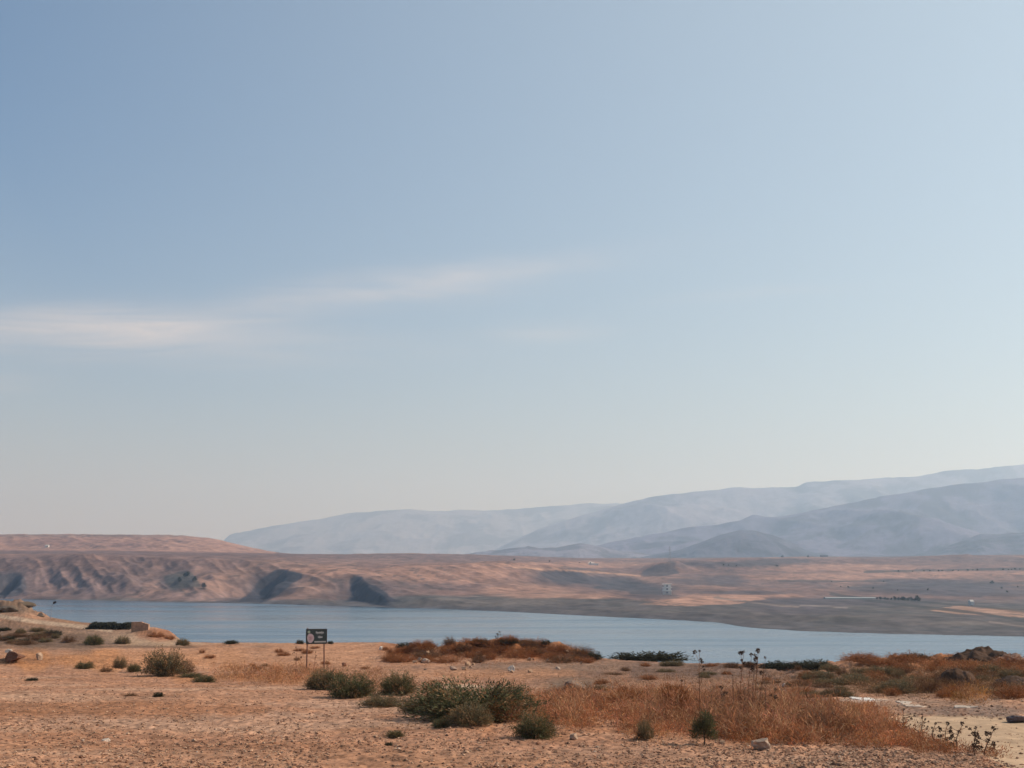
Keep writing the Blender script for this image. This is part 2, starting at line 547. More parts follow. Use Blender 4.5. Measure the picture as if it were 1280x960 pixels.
gv = np.stack([GX, GY, GZ], -1).reshape(-1, 3)
gf = grid_faces(len(ga), len(gd))
fmask = (trk.ravel()[gf].sum(1) >= 2)


def sub_mesh(name, faces, mat):
    used, inv = np.unique(faces, return_inverse=True)
    return mesh_np(name, gv[used], inv.reshape(faces.shape), mat, col=c.reshape(-1, 3)[used])


tag(sub_mesh('ground', gf[~fmask], M_GROUND), 'dry stony orange-brown ground sloping down to the lake', 'ground', kind='structure')
tag(sub_mesh('path', gf[fmask], M_GROUND), 'pale sandy track crossing the lower right', 'path', kind='structure')


def ground_z(x, y):
    """Height of the ground at (x, y), bilinear in its own grid."""
    x, y = np.asarray(x, float), np.asarray(y, float)
    a = x / y
    i = np.clip(np.searchsorted(ga, a) - 1, 0, len(ga) - 2)
    j = np.clip(np.searchsorted(gd, y) - 1, 0, len(gd) - 2)
    fa = (a - ga[i]) / (ga[i + 1] - ga[i])
    fd = (y - gd[j]) / (gd[j + 1] - gd[j])
    return (GZ[i, j] * (1 - fa) + GZ[i + 1, j] * fa) * (1 - fd) + (GZ[i, j + 1] * (1 - fa) + GZ[i + 1, j + 1] * fa) * fd


def on_ground(u, v, table=None):
    """Points of the ground seen in the photo at (u, v); works on arrays; misses come back as nan."""
    aa, dd, zt = table or (ga, gd, GZ)
    u, v = np.atleast_1d(np.asarray(u, float)), np.atleast_1d(np.asarray(v, float))
    out = np.full((len(u), 3), np.nan)
    dd = np.broadcast_to(dd, zt.shape)
    sl = zt / dd
    for k0 in range(0, len(u), 4000):
        uu, vv = u[k0:k0 + 4000], v[k0:k0 + 4000]
        a, s = px_side(uu, vv), px_slope(vv)
        i = np.clip(np.searchsorted(aa, a), 0, len(aa) - 1)
        hit = sl[i] >= s[:, None]
        j = hit.argmax(1)
        ok = hit.any(1) & (j > 0)
        jj = np.maximum(j, 1)
        r = np.arange(len(uu))
        s0, s1 = sl[i, jj - 1], sl[i, jj]
        t = np.clip((s - s0) / np.where(s1 == s0, 1, s1 - s0), 0, 1)
        d = dd[i, jj - 1] + t * (dd[i, jj] - dd[i, jj - 1])
        z = zt[i, jj - 1] + t * (zt[i, jj] - zt[i, jj - 1])
        out[k0:k0 + 4000][ok] = np.stack([a * d, d, z], 1)[ok]
    return out


def spot(u, v):
    """Ground point under photo pixel (u, v) and the metres one photo pixel spans there; steps down if v is above the skyline."""
    for k in range(40):
        p = on_ground(u, v + k)[0]
        if not np.isnan(p[0]):
            return p, p[1] / F
    raise ValueError((u, v))


# ------------------------------------------------------------------ the lake
lv = np.array([(-1300, 120, LAKE_Z), (1300, 120, LAKE_Z), (1300, 1420, LAKE_Z), (-1300, 1420, LAKE_Z)], float)
M_WATER = bpy.data.materials.new('lake_water')
M_WATER.use_nodes = True
t = M_WATER.node_tree
b = t.nodes['Principled BSDF']
b.inputs['Base Color'].default_value = (0.03, 0.085, 0.14, 1)
b.inputs['Roughness'].default_value = 0.12
b.inputs['IOR'].default_value = 1.33
tcw = t.nodes.new('ShaderNodeTexCoord')
mpw = nn(t, 'ShaderNodeMapping', i_Scale=(1.0, 0.35, 1.0))
t.links.new(tcw.outputs['Object'], mpw.inputs[0])
w1 = nn(t, 'ShaderNodeTexNoise', i_Scale=0.45, i_Detail=4.0, i_Roughness=0.6)
t.links.new(mpw.outputs[0], w1.inputs['Vector'])
mp2 = nn(t, 'ShaderNodeMapping', i_Scale=(0.0035, 0.02, 1.0), i_Rotation=(0, 0, 0.06))
t.links.new(tcw.outputs['Object'], mp2.inputs[0])
w2 = nn(t, 'ShaderNodeTexNoise', i_Scale=1.0, i_Detail=5.0, i_Roughness=0.55)
t.links.new(mp2.outputs[0], w2.inputs['Vector'])
mr = nn(t, 'ShaderNodeMapRange', i_From_Min=0.35, i_From_Max=0.65, i_To_Min=0.05, i_To_Max=1.0)
t.links.new(w2.outputs[0], mr.inputs[0])
rr_ = nn(t, 'ShaderNodeMapRange', i_From_Min=0.35, i_From_Max=0.65, i_To_Min=0.28, i_To_Max=0.08)
t.links.new(w2.outputs[0], rr_.inputs[0])
t.links.new(rr_.outputs[0], b.inputs['Roughness'])
bn = nn(t, 'ShaderNodeBump', i_Distance=0.40)
t.links.new(mr.outputs[0], bn.inputs['Strength'])
t.links.new(w1.outputs[0], bn.inputs['Height'])
t.links.new(bn.outputs[0], b.inputs['Normal'])
tag(mesh_np('water', lv, [(0, 1, 2, 3)], M_WATER), 'calm grey-blue lake', 'lake', kind='structure')

# ------------------------------------------------------------------ the hills beyond the lake
FAR = {   # photo column: shore row, then (distance, row) up the slope and over the top
    0: (749, [(1330, 735), (1450, 705), (1520, 694.5), (1560, 693), (1900, 691), (2300, 687), (2800, 668.5), (3200, 671), (4200, 695)]),
    150: (751, [(1310, 738), (1430, 708), (1500, 695.5), (1560, 693.5), (1900, 691), (2300, 687), (2800, 668), (3200, 671), (4200, 695)]),
    220: (752.5, [(1295, 739), (1415, 710), (1490, 696.5), (1560, 694), (1900, 692), (2300, 688), (2800, 668.5), (3200, 671), (4200, 695)]),
    265: (753.5, [(1280, 740), (1405, 713), (1485, 698), (1560, 695), (1900, 693), (2300, 689.5), (2800, 672.5), (3200, 675), (4200, 696)]),
    300: (754, [(1260, 742), (1400, 715), (1480, 700), (1560, 696), (1900, 693.5), (2400, 690.5), (2800, 682), (3200, 684), (4200, 697)]),
    335: (755, [(1240, 743), (1390, 718), (1480, 703), (1560, 698), (1900, 694), (2400, 692), (2800, 691), (3200, 693), (4200, 698)]),
    400: (757, [(1150, 746), (1280, 724), (1380, 711), (1480, 707), (1800, 700), (2300, 692.5), (2800, 693), (4200, 699)]),
    470: (759, [(1120, 748), (1250, 728), (1400, 712), (1550, 705.5), (1800, 703), (2300, 692), (2800, 692.5), (4200, 699)]),
    550: (761, [(1100, 750), (1250, 738), (1400, 720), (1550, 707), (1750, 703), (2200, 694.5), (2600, 692), (3200, 694), (4200, 700)]),
    620: (764, [(1050, 752), (1250, 742), (1400, 725), (1550, 711), (1750, 706), (2200, 698), (2600, 693), (3200, 695), (4200, 700)]),
    660: (766, [(1050, 752), (1250, 741), (1400, 731), (1550, 718), (1750, 708), (2300, 700), (2800, 695), (4200, 699)]),
    700: (768, [(1050, 753), (1250, 742), (1400, 735), (1600, 726), (1800, 713), (2300, 703), (2800, 697), (4200, 698)]),
    760: (771, [(1000, 756), (1200, 746), (1500, 737), (1800, 724), (2300, 709), (2800, 700.5), (4200, 697)]),
    800: (773, [(950, 758), (1150, 747), (1500, 738), (1800, 724), (2080, 716), (2200, 708), (2500, 703), (3000, 699), (4200, 697)]),
    840: (775, [(950, 759), (1150, 746), (1450, 738), (1800, 722), (2050, 716), (2200, 702.5), (2500, 703), (3000, 699), (4200, 697)]),
    900: (778, [(900, 765), (1100, 752), (1400, 740), (1750, 725), (2050, 714), (2250, 699.5), (2500, 700), (3000, 698), (4200, 697)]),
    925: (784, [(870, 768), (1080, 755), (1350, 744), (1750, 727), (2050, 714), (2300, 699), (2500, 699), (3000, 697), (4200, 697)]),
    1000: (789, [(850, 772), (1050, 759), (1350, 746), (1700, 731), (2100, 713), (2600, 700), (3000, 696.5), (4200, 697)]),
    1100: (792, [(800, 775), (1000, 760), (1300, 749), (1700, 732), (2100, 713), (2600, 701), (3000, 696), (4200, 697)]),
    1200: (794, [(780, 777), (980, 760), (1280, 750), (1700, 732), (2100, 712), (2600, 699), (3000, 694), (4200, 697)]),
    1280: (795.5, [(770, 779), (970, 761), (1280, 750), (1700, 732), (2100, 711), (2600, 698), (3000, 693), (4200, 697)])}
fa = densify(-0.95, -0.45, 0.45, 0.95, 1000, 50)
off = np.concatenate([[-90, -50, -25, -12, -5], np.linspace(0, 40, 26, endpoint=False), np.linspace(40, 700, 200, endpoint=False),
                      np.linspace(700, 2300, 200, endpoint=False), np.geomspace(2300, 18000, 45)])
cols = sorted(FAR)
shore_d = np.array([LAKE_Z / float(px_slope(FAR[u][0])) for u in cols])
ca2 = px_side(np.array(cols, float), 730)


def blur(a, n, axis):
    k = np.ones(n) / n
    p = [(0, 0)] * a.ndim
    p[axis] = (n // 2, n // 2)
    a = np.pad(a, p, 'edge')
    return np.apply_along_axis(lambda r: np.convolve(r, k, 'valid'), axis, a)


SD = blur(blur(np.interp(fa, ca2, shore_d), 31, 0), 15, 0)
SD = SD + 5 * fbm(fa * 60, fa * 0, 4, 51)
FA = np.repeat(fa[:, None], len(off), 1)
keep_ = 1 - sstep(0, 2600, off)[None, :]
FD = off[None, :] + SD[:, None] * keep_ + 1000 * (1 - keep_)
# each column's profile by distance past its own shore, then blended sideways
prof = np.zeros((len(cols), len(off)))
for i, u in enumerate(cols):
    kn = FAR[u][1]
    ds = shore_d[i]
    dk = np.array([0, ds - 60, ds] + [k[0] for k in kn] + [6000, 30000], float)
    zk = np.array([LAKE_Z - 20, LAKE_Z - 3, LAKE_Z] + [k[0] * float(px_slope(k[1])) for k in kn] + [-15, -40], float)
    prof[i] = np.interp(off + ds * keep_[0] + 1000 * (1 - keep_[0]), dk, zk)
sm = np.zeros(FD.shape)
for j in range(len(off)):
    sm[:, j] = np.interp(fa, ca2, prof[:, j])


FZ = blur(blur(blur(sm, 7, 1), 41, 0), 31, 0)
FX, FY = FA * FD, FD
# pin the waterline where it belongs after the smoothing
hs = FZ - LAKE_Z
up = sstep(0, 70, FD - SD[:, None])
FZ = LAKE_Z + np.where(FD < SD[:, None], np.minimum(hs, 0) - 0.5, hs)
# gullies and swells
g = np.gradient(FZ, axis=1) / np.gradient(FD, axis=1)
steep = np.clip(blur(np.clip(g, 0, 1), 15, 1) * 5, 0, 1)
rel = up * sstep(4500, 3000, FD)
FZ = FZ + rel * (3.0 * fbm(FX / 190 + 0.3 * FY / 190, FY / 260, 4, 71) + steep * (13.0 * (ridged((FX + 0.55 * FY) / 120, (FY - 0.3 * FX) / 420, 3, 73) - 0.25) + 8.0 * (ridged((FX + 0.5 * FY) / 46, (FY - 0.2 * FX) / 150, 3, 75) - 0.2) + 2.2 * fbm(FX / 13, FY / 26, 3, 76)))
FZ = FZ + sstep(0, 40, FD - SD[:, None]) * sstep(4500, 3000, FD) * 0.9 * fbm(FX / 22, FY / 34, 3, 77)


def rise(u, d, rx, ry, h, p=1.0):
    global FZ
    x = px_side(u, 720) * d
    q = ((FX - x) / rx) ** 2 + ((FY - d) / ry) ** 2
    FZ = FZ + h * np.exp(-q ** p) * (1 + 0.5 * fbm(FX / 40, FY / 70, 3, int(u)))


for q in ((835, 2095, 42, 60, 15, 1.7), (895, 2170, 70, 70, 7, 1.3), (985, 2400, 120, 120, 5, 1.0), (1100, 2450, 180, 140, 7, 1.0), (1230, 2500, 160, 150, 9, 1.0), (700, 1760, 50, 60, 9, 1.6),
          (745, 1900, 60, 80, 8, 1.2), (640, 1620, 55, 90, 9, 1.2), (590, 1500, 80, 80, 5, 1.0), (930, 1350, 45, 60, 4, 1.2), (1010, 1500, 70, 60, 4, 1.0), (1150, 1450, 60, 60, 5, 1.2), (1230, 1300, 60, 60, 4, 1.2),
          (1035, 800, 22, 25, 3.0, 1.4), (960, 860, 40, 30, 2.5, 1.2), (720, 1120, 70, 50, 3, 1.2), (520, 1180, 40, 50, 4, 1.2)):
    rise(*q)


def gully(p0, p1, depth, wall, floor, both=False):
    """A ravine between two points of the hillside, its right bank steep and its left bank long."""
    global FZ
    (u0, v0, d0), (u1, v1, d1) = p0, p1
    a = np.array((px_side(u0, v0) * d0, d0), float)
    b_ = np.array((px_side(u1, v1) * d1, d1), float)
    e = b_ - a
    ln = np.linalg.norm(e)
    e /= ln
    along = ((FX - a[0]) * e[0] + (FY - a[1]) * e[1]) / ln
    side = (FX - a[0]) * e[1] - (FY - a[1]) * e[0]
    if e[1] < 0:
        side = -side
    side = side + 9 * fbm(FX / 40, FY / 60, 3, int(u0))
    dep = depth * sstep(-0.12, 0.2, along) * sstep(1.35, 0.9, along)
    cut = np.where(side > 0, sstep(wall, 0, side), sstep(-floor, 0, side))
    FZ = FZ - dep * cut
    return dep / depth * cut


gully((346, 712, 1400), (306, 752, 1190), 17, 20, 60)
gully((440, 722, 1290), (466, 756, 1110), 12, 14, 60)
gully((20, 708, 1430), (-20, 748, 1275), 18, 16, 80)
past = FD - SD[:, None]
FZ = np.where(past > 0, np.maximum(FZ, LAKE_Z + 0.15 + 1.2 * sstep(0, 60, past)), np.minimum(FZ, LAKE_Z - 0.2))
FU, FV = to_px(FX, FY, FZ)

fc = np.ones(FD.shape + (3,)) * np.array((0.175, 0.104, 0.085))


def far_mix(m, rgb):
    global fc
    fc = fc * (1 - m[..., None]) + np.array(rgb) * m[..., None]


def fblob(u, v, ru, rv_, rgb, k, soft=0.45, rag=0.7):
    n = fbm(FX / 40, FY / 110, 4, 300 + int(u * 7 + v))
    e = np.sqrt(((FU - u) / ru) ** 2 + ((FV - v) / rv_) ** 2) + n * rag
    far_mix(k * sstep(1 + soft, 1 - soft, e), rgb)


far_mix(0.75 * sstep(-0.1, 0.4, fbm(FX / 170, FY / 300, 4, 81)), (0.130, 0.088, 0.080))
far_mix(0.7 * sstep(0.05, 0.3, fbm(FX / 120, FY / 420, 4, 83)), (0.26, 0.150, 0.110))
# plateau: pale stubble, dark line of tilled ground along the rim
far_mix(0.9 * (FD > 1600) * (FU < 345) * sstep(693.5, 691, FV), (0.30, 0.165, 0.120))
far_mix(0.9 * sstep(3.0, 1.6, np.abs(FV - np.interp(FU, [0, 120, 340, 420], [690.3, 690.3, 694.2, 696]))) * sstep(430, 330, FU) * (FD > 1540), (0.135, 0.085, 0.075))
fblob(75, 679, 48, 5, (0.20, 0.11, 0.085), 0.8)
fblob(158, 682, 22, 4, (0.19, 0.105, 0.085), 0.85)
far_mix(0.8 * sstep(2.2, 0.8, np.abs(FV - 669.5)) * (FU < 300) * (FD > 2300), (0.21, 0.135, 0.11))
fblob(540, 697, 120, 4.5, (0.16, 0.105, 0.095), 0.9)
fblob(480, 702, 90, 3, (0.22, 0.135, 0.11), 0.7)
# drawdown zone: grey dried mud between the old and the present waterline
hi = FZ - LAKE_Z
edge = np.interp(FU, [0, 200, 300, 420, 480, 520, 600, 700, 770, 850, 950, 1000, 1100, 1280], [748, 750, 749, 750, 747, 744, 744, 743, 748, 754, 752, 750, 749, 752])
zone = sstep(-1.5, 2.0, FV - edge + 4 * fbm(FX / 50, FY / 60, 4, 97)) * (FD < 2000)
far_mix(0.93 * zone, (0.085, 0.073, 0.069))
far_mix(0.5 * zone * sstep(0.0, 0.3, fbm(FX / 140, FY / 22, 3, 98)), (0.15, 0.120, 0.100))
far_mix(0.5 * zone * sstep(0.0, 0.3, fbm(FX / 90, FY / 30, 3, 198)), (0.075, 0.072, 0.066))
far_mix(0.7 * sstep(3.0, 0.6, hi) * (FU > 270), (0.085, 0.075, 0.078))
# warm open slopes
for q in ((560, 718, 110, 9), (640, 738, 40, 6), (420, 714, 70, 5), (890, 746, 60, 4), (950, 744, 40, 3), (1060, 710, 120, 4), (1040, 722, 120, 4), (1180, 717, 120, 4), (700, 745, 70, 3), (850, 751, 45, 2), (640, 706, 90, 3),
          (985, 745.5, 18, 2), (730, 706, 60, 4)):
    fblob(*q, (0.33, 0.18, 0.125), 0.75)
# dark scrub and tilled fields; shade of the two ravines painted dark
for q in ((335, 733, 34, 15), (460, 738, 30, 14), (700, 721, 34, 9), (745, 726, 40, 5), (790, 733, 60, 6), (815, 744, 30, 4), (905, 706, 60, 5), (905, 726, 22, 6), (870, 728, 40, 4), (1000, 760, 60, 6),
          (1180, 735, 110, 7), (1150, 728, 80, 4), (1050, 752, 120, 5), (940, 741, 50, 2), (15, 727, 26, 14), (220, 728, 18, 9), (1235, 742, 60, 4), (970, 752, 50, 3)):
    fblob(*q, (0.075, 0.060, 0.064), 0.8)
for q in ((115, 735, 50, 9), (60, 720, 60, 10), (250, 745, 60, 6)):
    fblob(*q, (0.2, 0.13, 0.115), 0.6)
# ravine walls and a hill face painted as shaded; also scrub and field patches
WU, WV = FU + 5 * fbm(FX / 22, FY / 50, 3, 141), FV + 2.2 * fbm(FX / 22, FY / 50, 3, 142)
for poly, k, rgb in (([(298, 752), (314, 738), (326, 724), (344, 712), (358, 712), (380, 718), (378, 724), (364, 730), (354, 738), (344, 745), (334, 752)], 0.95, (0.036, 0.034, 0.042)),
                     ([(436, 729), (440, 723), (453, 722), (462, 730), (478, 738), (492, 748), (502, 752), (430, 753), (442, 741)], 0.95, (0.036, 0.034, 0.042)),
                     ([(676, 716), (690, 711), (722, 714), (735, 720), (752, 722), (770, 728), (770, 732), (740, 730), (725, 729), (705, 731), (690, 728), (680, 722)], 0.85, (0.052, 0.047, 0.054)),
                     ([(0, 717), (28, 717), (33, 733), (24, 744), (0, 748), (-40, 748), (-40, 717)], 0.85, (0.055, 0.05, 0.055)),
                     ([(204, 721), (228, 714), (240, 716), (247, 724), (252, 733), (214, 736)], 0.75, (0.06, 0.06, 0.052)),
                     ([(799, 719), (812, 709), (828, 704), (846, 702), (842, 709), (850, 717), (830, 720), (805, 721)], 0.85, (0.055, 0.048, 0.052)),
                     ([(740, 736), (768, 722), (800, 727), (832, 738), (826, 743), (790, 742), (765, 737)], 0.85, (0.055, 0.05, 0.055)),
                     ([(900, 703), (960, 698), (1010, 699), (1010, 704), (940, 708), (905, 708)], 0.75, (0.065, 0.055, 0.058)),
                     ([(1158, 762), (1200, 757), (1290, 764), (1300, 772), (1240, 769), (1190, 766)], 0.9, (0.36, 0.21, 0.145)),
                     ([(800, 756), (850, 748), (930, 744), (960, 748), (925, 754), (860, 757)], 0.85, (0.36, 0.20, 0.14)),
                     ([(1110, 728), (1250, 728), (1255, 732), (1225, 747), (1150, 742), (1100, 736)], 0.8, (0.075, 0.062, 0.068))):
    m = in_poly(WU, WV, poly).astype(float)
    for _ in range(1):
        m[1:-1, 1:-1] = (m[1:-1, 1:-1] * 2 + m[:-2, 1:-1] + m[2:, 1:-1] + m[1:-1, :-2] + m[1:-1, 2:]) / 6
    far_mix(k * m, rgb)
# thin lines: field edges, hedges, roads
for k, (us, vs, rgb, th) in enumerate((((1080, 1160, 1290), (715, 713, 711), (0.05, 0.045, 0.04), 1.1), ((970, 1050, 1110), (726, 727, 726), (0.06, 0.05, 0.045), 0.9),
                                       ((890, 925, 965, 1000), (747, 751, 756, 759), (0.21, 0.155, 0.13), 0.8), ((1040, 1100, 1160, 1220, 1290), (742, 752, 760, 766, 777), (0.045, 0.042, 0.038), 1.6),
                                       ((1235, 1290), (777, 784), (0.22, 0.165, 0.14), 0.7), ((1000, 1040, 1060), (757, 758, 760), (0.20, 0.155, 0.135), 0.7),
                                       ((1100, 1200, 1290), (748, 756, 764), (0.055, 0.048, 0.042), 1.2), ((1060, 1180, 1290), (735, 731, 729), (0.06, 0.05, 0.05), 1.2),
                                       ((100, 140, 170), (710, 718, 735), (0.14, 0.09, 0.08), 1.3), ((640, 760, 800), (709, 716, 720), (0.40, 0.23, 0.15), 0.9),
                                       ((735, 745, 742), (703, 705, 709), (0.6, 0.52, 0.46), 1.4))):
    uu = FU + 6 * fbm(FX / 60, FY / 90, 2, 90 + k)
    m = sstep(th + 0.7, th - 0.2, np.abs(FV + 1.2 * fbm(FX / 30, FY / 50, 3, 95 + k) - np.interp(uu, us, vs))) * (uu > us[0]) * (uu < us[-1])
    far_mix(0.8 * m, rgb)
fblob(1035, 781, 22, 4, (0.055, 0.052, 0.055), 0.8)
speck = sstep(0.20, 0.34, fbm(FX / 6, FY / 14, 3, 131)) * sstep(-0.15, 0.25, fbm(FX / 90, FY / 160, 3, 132))
far_mix(0.55 * speck * (FD < 3300), (0.075, 0.062, 0.055))
fc = fc * (1 + 0.55 * fbm(FX / 12, FY / 26, 4, 99))[..., None]
fv_ = np.stack([FX, FY, FZ], -1).reshape(-1, 3)
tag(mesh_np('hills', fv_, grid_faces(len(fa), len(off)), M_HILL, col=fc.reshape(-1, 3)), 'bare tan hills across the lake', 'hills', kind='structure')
FAR_T = (fa, FD, FZ)

# ------------------------------------------------------------------ the mountains
def mountain(d, knots, front, back, rough, seed, rgb, crag=1.0):
    us = np.array([k[0] for k in knots], float)
    vs = np.array([k[1] for k in knots], float)
    aa = np.linspace(px_side(us[0], vs[0]), px_side(us[-1], vs[-1]), 520)
    t = np.concatenate([np.linspace(-1, 0, 70, endpoint=False), np.linspace(0, 1, 18)])
    top = np.interp(aa, px_side(us, vs), px_slope(vs)) * d
    k = np.hanning(11)[1:-1] / np.hanning(11).sum()
    top = np.convolve(np.pad(top, 4, 'edge'), k, 'valid')
    base = -60.0
    AA, T = np.meshgrid(aa, t, indexing='ij')
    YY = d + np.where(T < 0, T * front, T * back)
    XX = AA * YY
    env = np.where(T < 0, (1 + T) ** 1.15, (1 - T))
    H = np.maximum(top - base, 1)[:, None]
    # keep the skyline where the photo has it: spurs fade out at the crest
    sp = ridged(XX / (0.16 * d) + 0.35 * T, YY / (0.28 * d), 5, seed) - 0.3
    body = sstep(0.0, 0.16, np.abs(T)) * sstep(1.0, 0.75, np.abs(T))
    Z = base + H * env * (1 + rough * sp * body)
    Z = Z + d * (0.0016 * fbm(XX / (0.02 * d), YY / (0.03 * d), 4, seed + 5) + 0.0026 * body * crag * ridged(XX / (0.03 * d), YY / (0.06 * d), 4, seed + 6)) * sstep(0, 0.15, 1 - np.abs(T))
    Z = np.where(T < -0.02, np.minimum(Z, (top / d)[:, None] * YY - 0.012 * d * np.abs(T) - 0.25 * np.maximum(Z - (top / d)[:, None] * YY, 0)), Z)
    col = np.ones(XX.shape + (3,)) * np.array(rgb)  # each ridge's tint carries some of the haze's blue
    pat = sstep(-0.05, 0.3, fbm(XX / (0.035 * d), YY / (0.05 * d), 5, seed + 9, 0.65))
    col = col * (1.25 - 0.75 * pat[..., None])
    v = np.stack([XX, YY, Z], -1).reshape(-1, 3)
    o = mesh_np('mountains', v, grid_faces(len(aa), len(t)), M_MOUNT, col=col.reshape(-1, 3))
    return o


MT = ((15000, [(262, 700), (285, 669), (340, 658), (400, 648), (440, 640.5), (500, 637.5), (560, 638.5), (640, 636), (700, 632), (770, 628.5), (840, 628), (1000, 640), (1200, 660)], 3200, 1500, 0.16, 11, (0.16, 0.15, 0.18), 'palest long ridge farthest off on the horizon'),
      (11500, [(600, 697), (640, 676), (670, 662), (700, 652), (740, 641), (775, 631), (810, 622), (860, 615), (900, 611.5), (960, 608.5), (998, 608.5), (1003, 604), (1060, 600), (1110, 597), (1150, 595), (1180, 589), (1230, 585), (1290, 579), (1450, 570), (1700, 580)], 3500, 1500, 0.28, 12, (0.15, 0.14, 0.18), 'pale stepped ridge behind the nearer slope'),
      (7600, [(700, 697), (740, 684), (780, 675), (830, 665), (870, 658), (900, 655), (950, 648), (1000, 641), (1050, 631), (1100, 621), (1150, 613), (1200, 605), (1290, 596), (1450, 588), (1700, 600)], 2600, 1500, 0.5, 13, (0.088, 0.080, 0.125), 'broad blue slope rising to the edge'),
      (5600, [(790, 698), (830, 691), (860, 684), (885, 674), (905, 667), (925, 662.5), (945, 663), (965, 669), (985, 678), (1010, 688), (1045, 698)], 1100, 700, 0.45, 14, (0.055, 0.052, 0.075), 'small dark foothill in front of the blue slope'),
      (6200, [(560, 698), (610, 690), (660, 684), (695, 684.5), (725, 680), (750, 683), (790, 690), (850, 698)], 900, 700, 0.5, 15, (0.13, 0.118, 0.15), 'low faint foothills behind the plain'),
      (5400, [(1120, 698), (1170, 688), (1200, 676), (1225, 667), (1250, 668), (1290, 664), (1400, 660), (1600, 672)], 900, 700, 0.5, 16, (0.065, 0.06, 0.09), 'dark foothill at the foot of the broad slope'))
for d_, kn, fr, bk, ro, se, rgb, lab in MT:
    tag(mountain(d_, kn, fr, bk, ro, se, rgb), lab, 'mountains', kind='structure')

# ------------------------------------------------------------------ the hazy air
HAZE_DENSITY = 1.2e-4
hx, hy0, hy1, hz0, hz1 = 16500.0, -600.0, 18000.0, -120.0, 1080.0
hm = MB()
hm.box((-hx, hy0, hz0), (hx, hy1, hz1), (1, 1, 1))
M_HAZE = bpy.data.materials.new('haze')
M_HAZE.use_nodes = True
t = M_HAZE.node_tree
t.nodes.clear()
ho = t.nodes.new('ShaderNodeOutputMaterial')
pv = t.nodes.new('ShaderNodeVolumePrincipled')
pv.inputs['Color'].default_value = (0.53, 0.73, 1.0, 1)
pv.inputs['Absorption Color'].default_value = (1, 1, 1, 1)
pv.inputs['Density'].default_value = HAZE_DENSITY
pv.inputs['Anisotropy'].default_value = 0.45
t.links.new(pv.outputs[0], ho.inputs['Volume'])
tag(hm.build('haze', M_HAZE), 'pale haze in the air', 'haze', kind='stuff')

# ------------------------------------------------------------------ plants of the near ground
GREEN = np.array((0.094, 0.090, 0.040))
OLIVE = np.array((0.130, 0.108, 0.058))
RUST = np.array((0.30, 0.115, 0.042))
BROWN = np.array((0.17, 0.085, 0.042))
DARK = np.array((0.045, 0.042, 0.022))


def shrub_meshes(kind, seed):
    """Foliage and stems of a shrub one metre wide and about 0.62 m tall, twigs fanning out from its foot."""
    r = np.random.default_rng(seed)
    global rng
    rng = r
    tw, per, ll, lw, tint, dry = {'green': (520, 24, 0.050, 0.0135, GREEN, 0.20), 'olive': (480, 23, 0.050, 0.0125, OLIVE, 0.30),
                                  'dry': (300, 16, 0.07, 0.010, RUST, 0.22), 'brown': (300, 16, 0.07, 0.010, BROWN, 0.2), 'dark': (300, 14, 0.085, 0.024, DARK, 0.06)}[kind]
    az_ = r.uniform(0, 2 * math.pi, tw)
    el = np.arcsin(r.uniform(0.03, 1.0, tw))
    dirs = np.stack([np.cos(az_) * np.cos(el), np.sin(az_) * np.cos(el), np.sin(el)], 1)
    lob = 0.80 + 0.42 * np.sin(az_ * r.integers(2, 5) + r.uniform(0, 6)) * np.cos(el) * 0.5 + 0.13 * r.normal(size=tw)
    lob = np.clip(lob * 1.12, 0.5, 1.2)
    foot = np.stack([np.cos(az_), np.sin(az_), 0 * az_], 1) * (0.16 * r.random(tw) ** 0.5)[:, None]
    reach = np.array((0.47, 0.47, 0.60))
    tips = foot + dirs * reach * lob[:, None]
    t = r.uniform(0.22, 1.02, (tw, per))
    p = foot[:, None] + (tips - foot)[:, None] * t[..., None] + r.normal(size=(tw, per, 3)) * 0.020
    p[..., 2] += 0.05 * np.sin(t * 3)
    p = p.reshape(-1, 3)
    p[:, 2] = np.abs(p[:, 2])
    d = np.repeat(dirs, per, 0) * 0.9 + r.normal(size=(tw * per, 3)) * 0.55 + np.array((0, 0, 0.35))
    shade = np.repeat(r.uniform(0.65, 1.45, tw), per)[:, None] * r.uniform(0.8, 1.25, (tw * per, 1))
    colr = tint * shade
    dryb = (np.repeat(r.random(tw), per) < dry)[:, None]
    colr = np.where(dryb, np.array((0.26, 0.15, 0.07)) * shade if kind in ('green', 'olive') else colr * 0.5, colr)
    m = MB()
    m.leaves(p, d, ll * r.uniform(0.6, 1.3, len(p)), lw * r.uniform(0.7, 1.3, len(p)), colr)
    s_ = MB()
    for k in range(0, tw, 9):
        a_, b_ = foot[k] * 0.5, tips[k] * 0.97
        mid = (a_ + b_) / 2 + np.array((0, 0, 0.04)) + r.normal(size=3) * 0.012
        s_.tube([a_ - np.array((0, 0, 0.04)), mid, b_], (0.009, 0.006, 0.003), (0.12, 0.08, 0.05) if kind != 'dry' else (0.20, 0.085, 0.04), 4)
    return m, s_


PROTO = {}
VARIANTS = {}
COUNT = {}


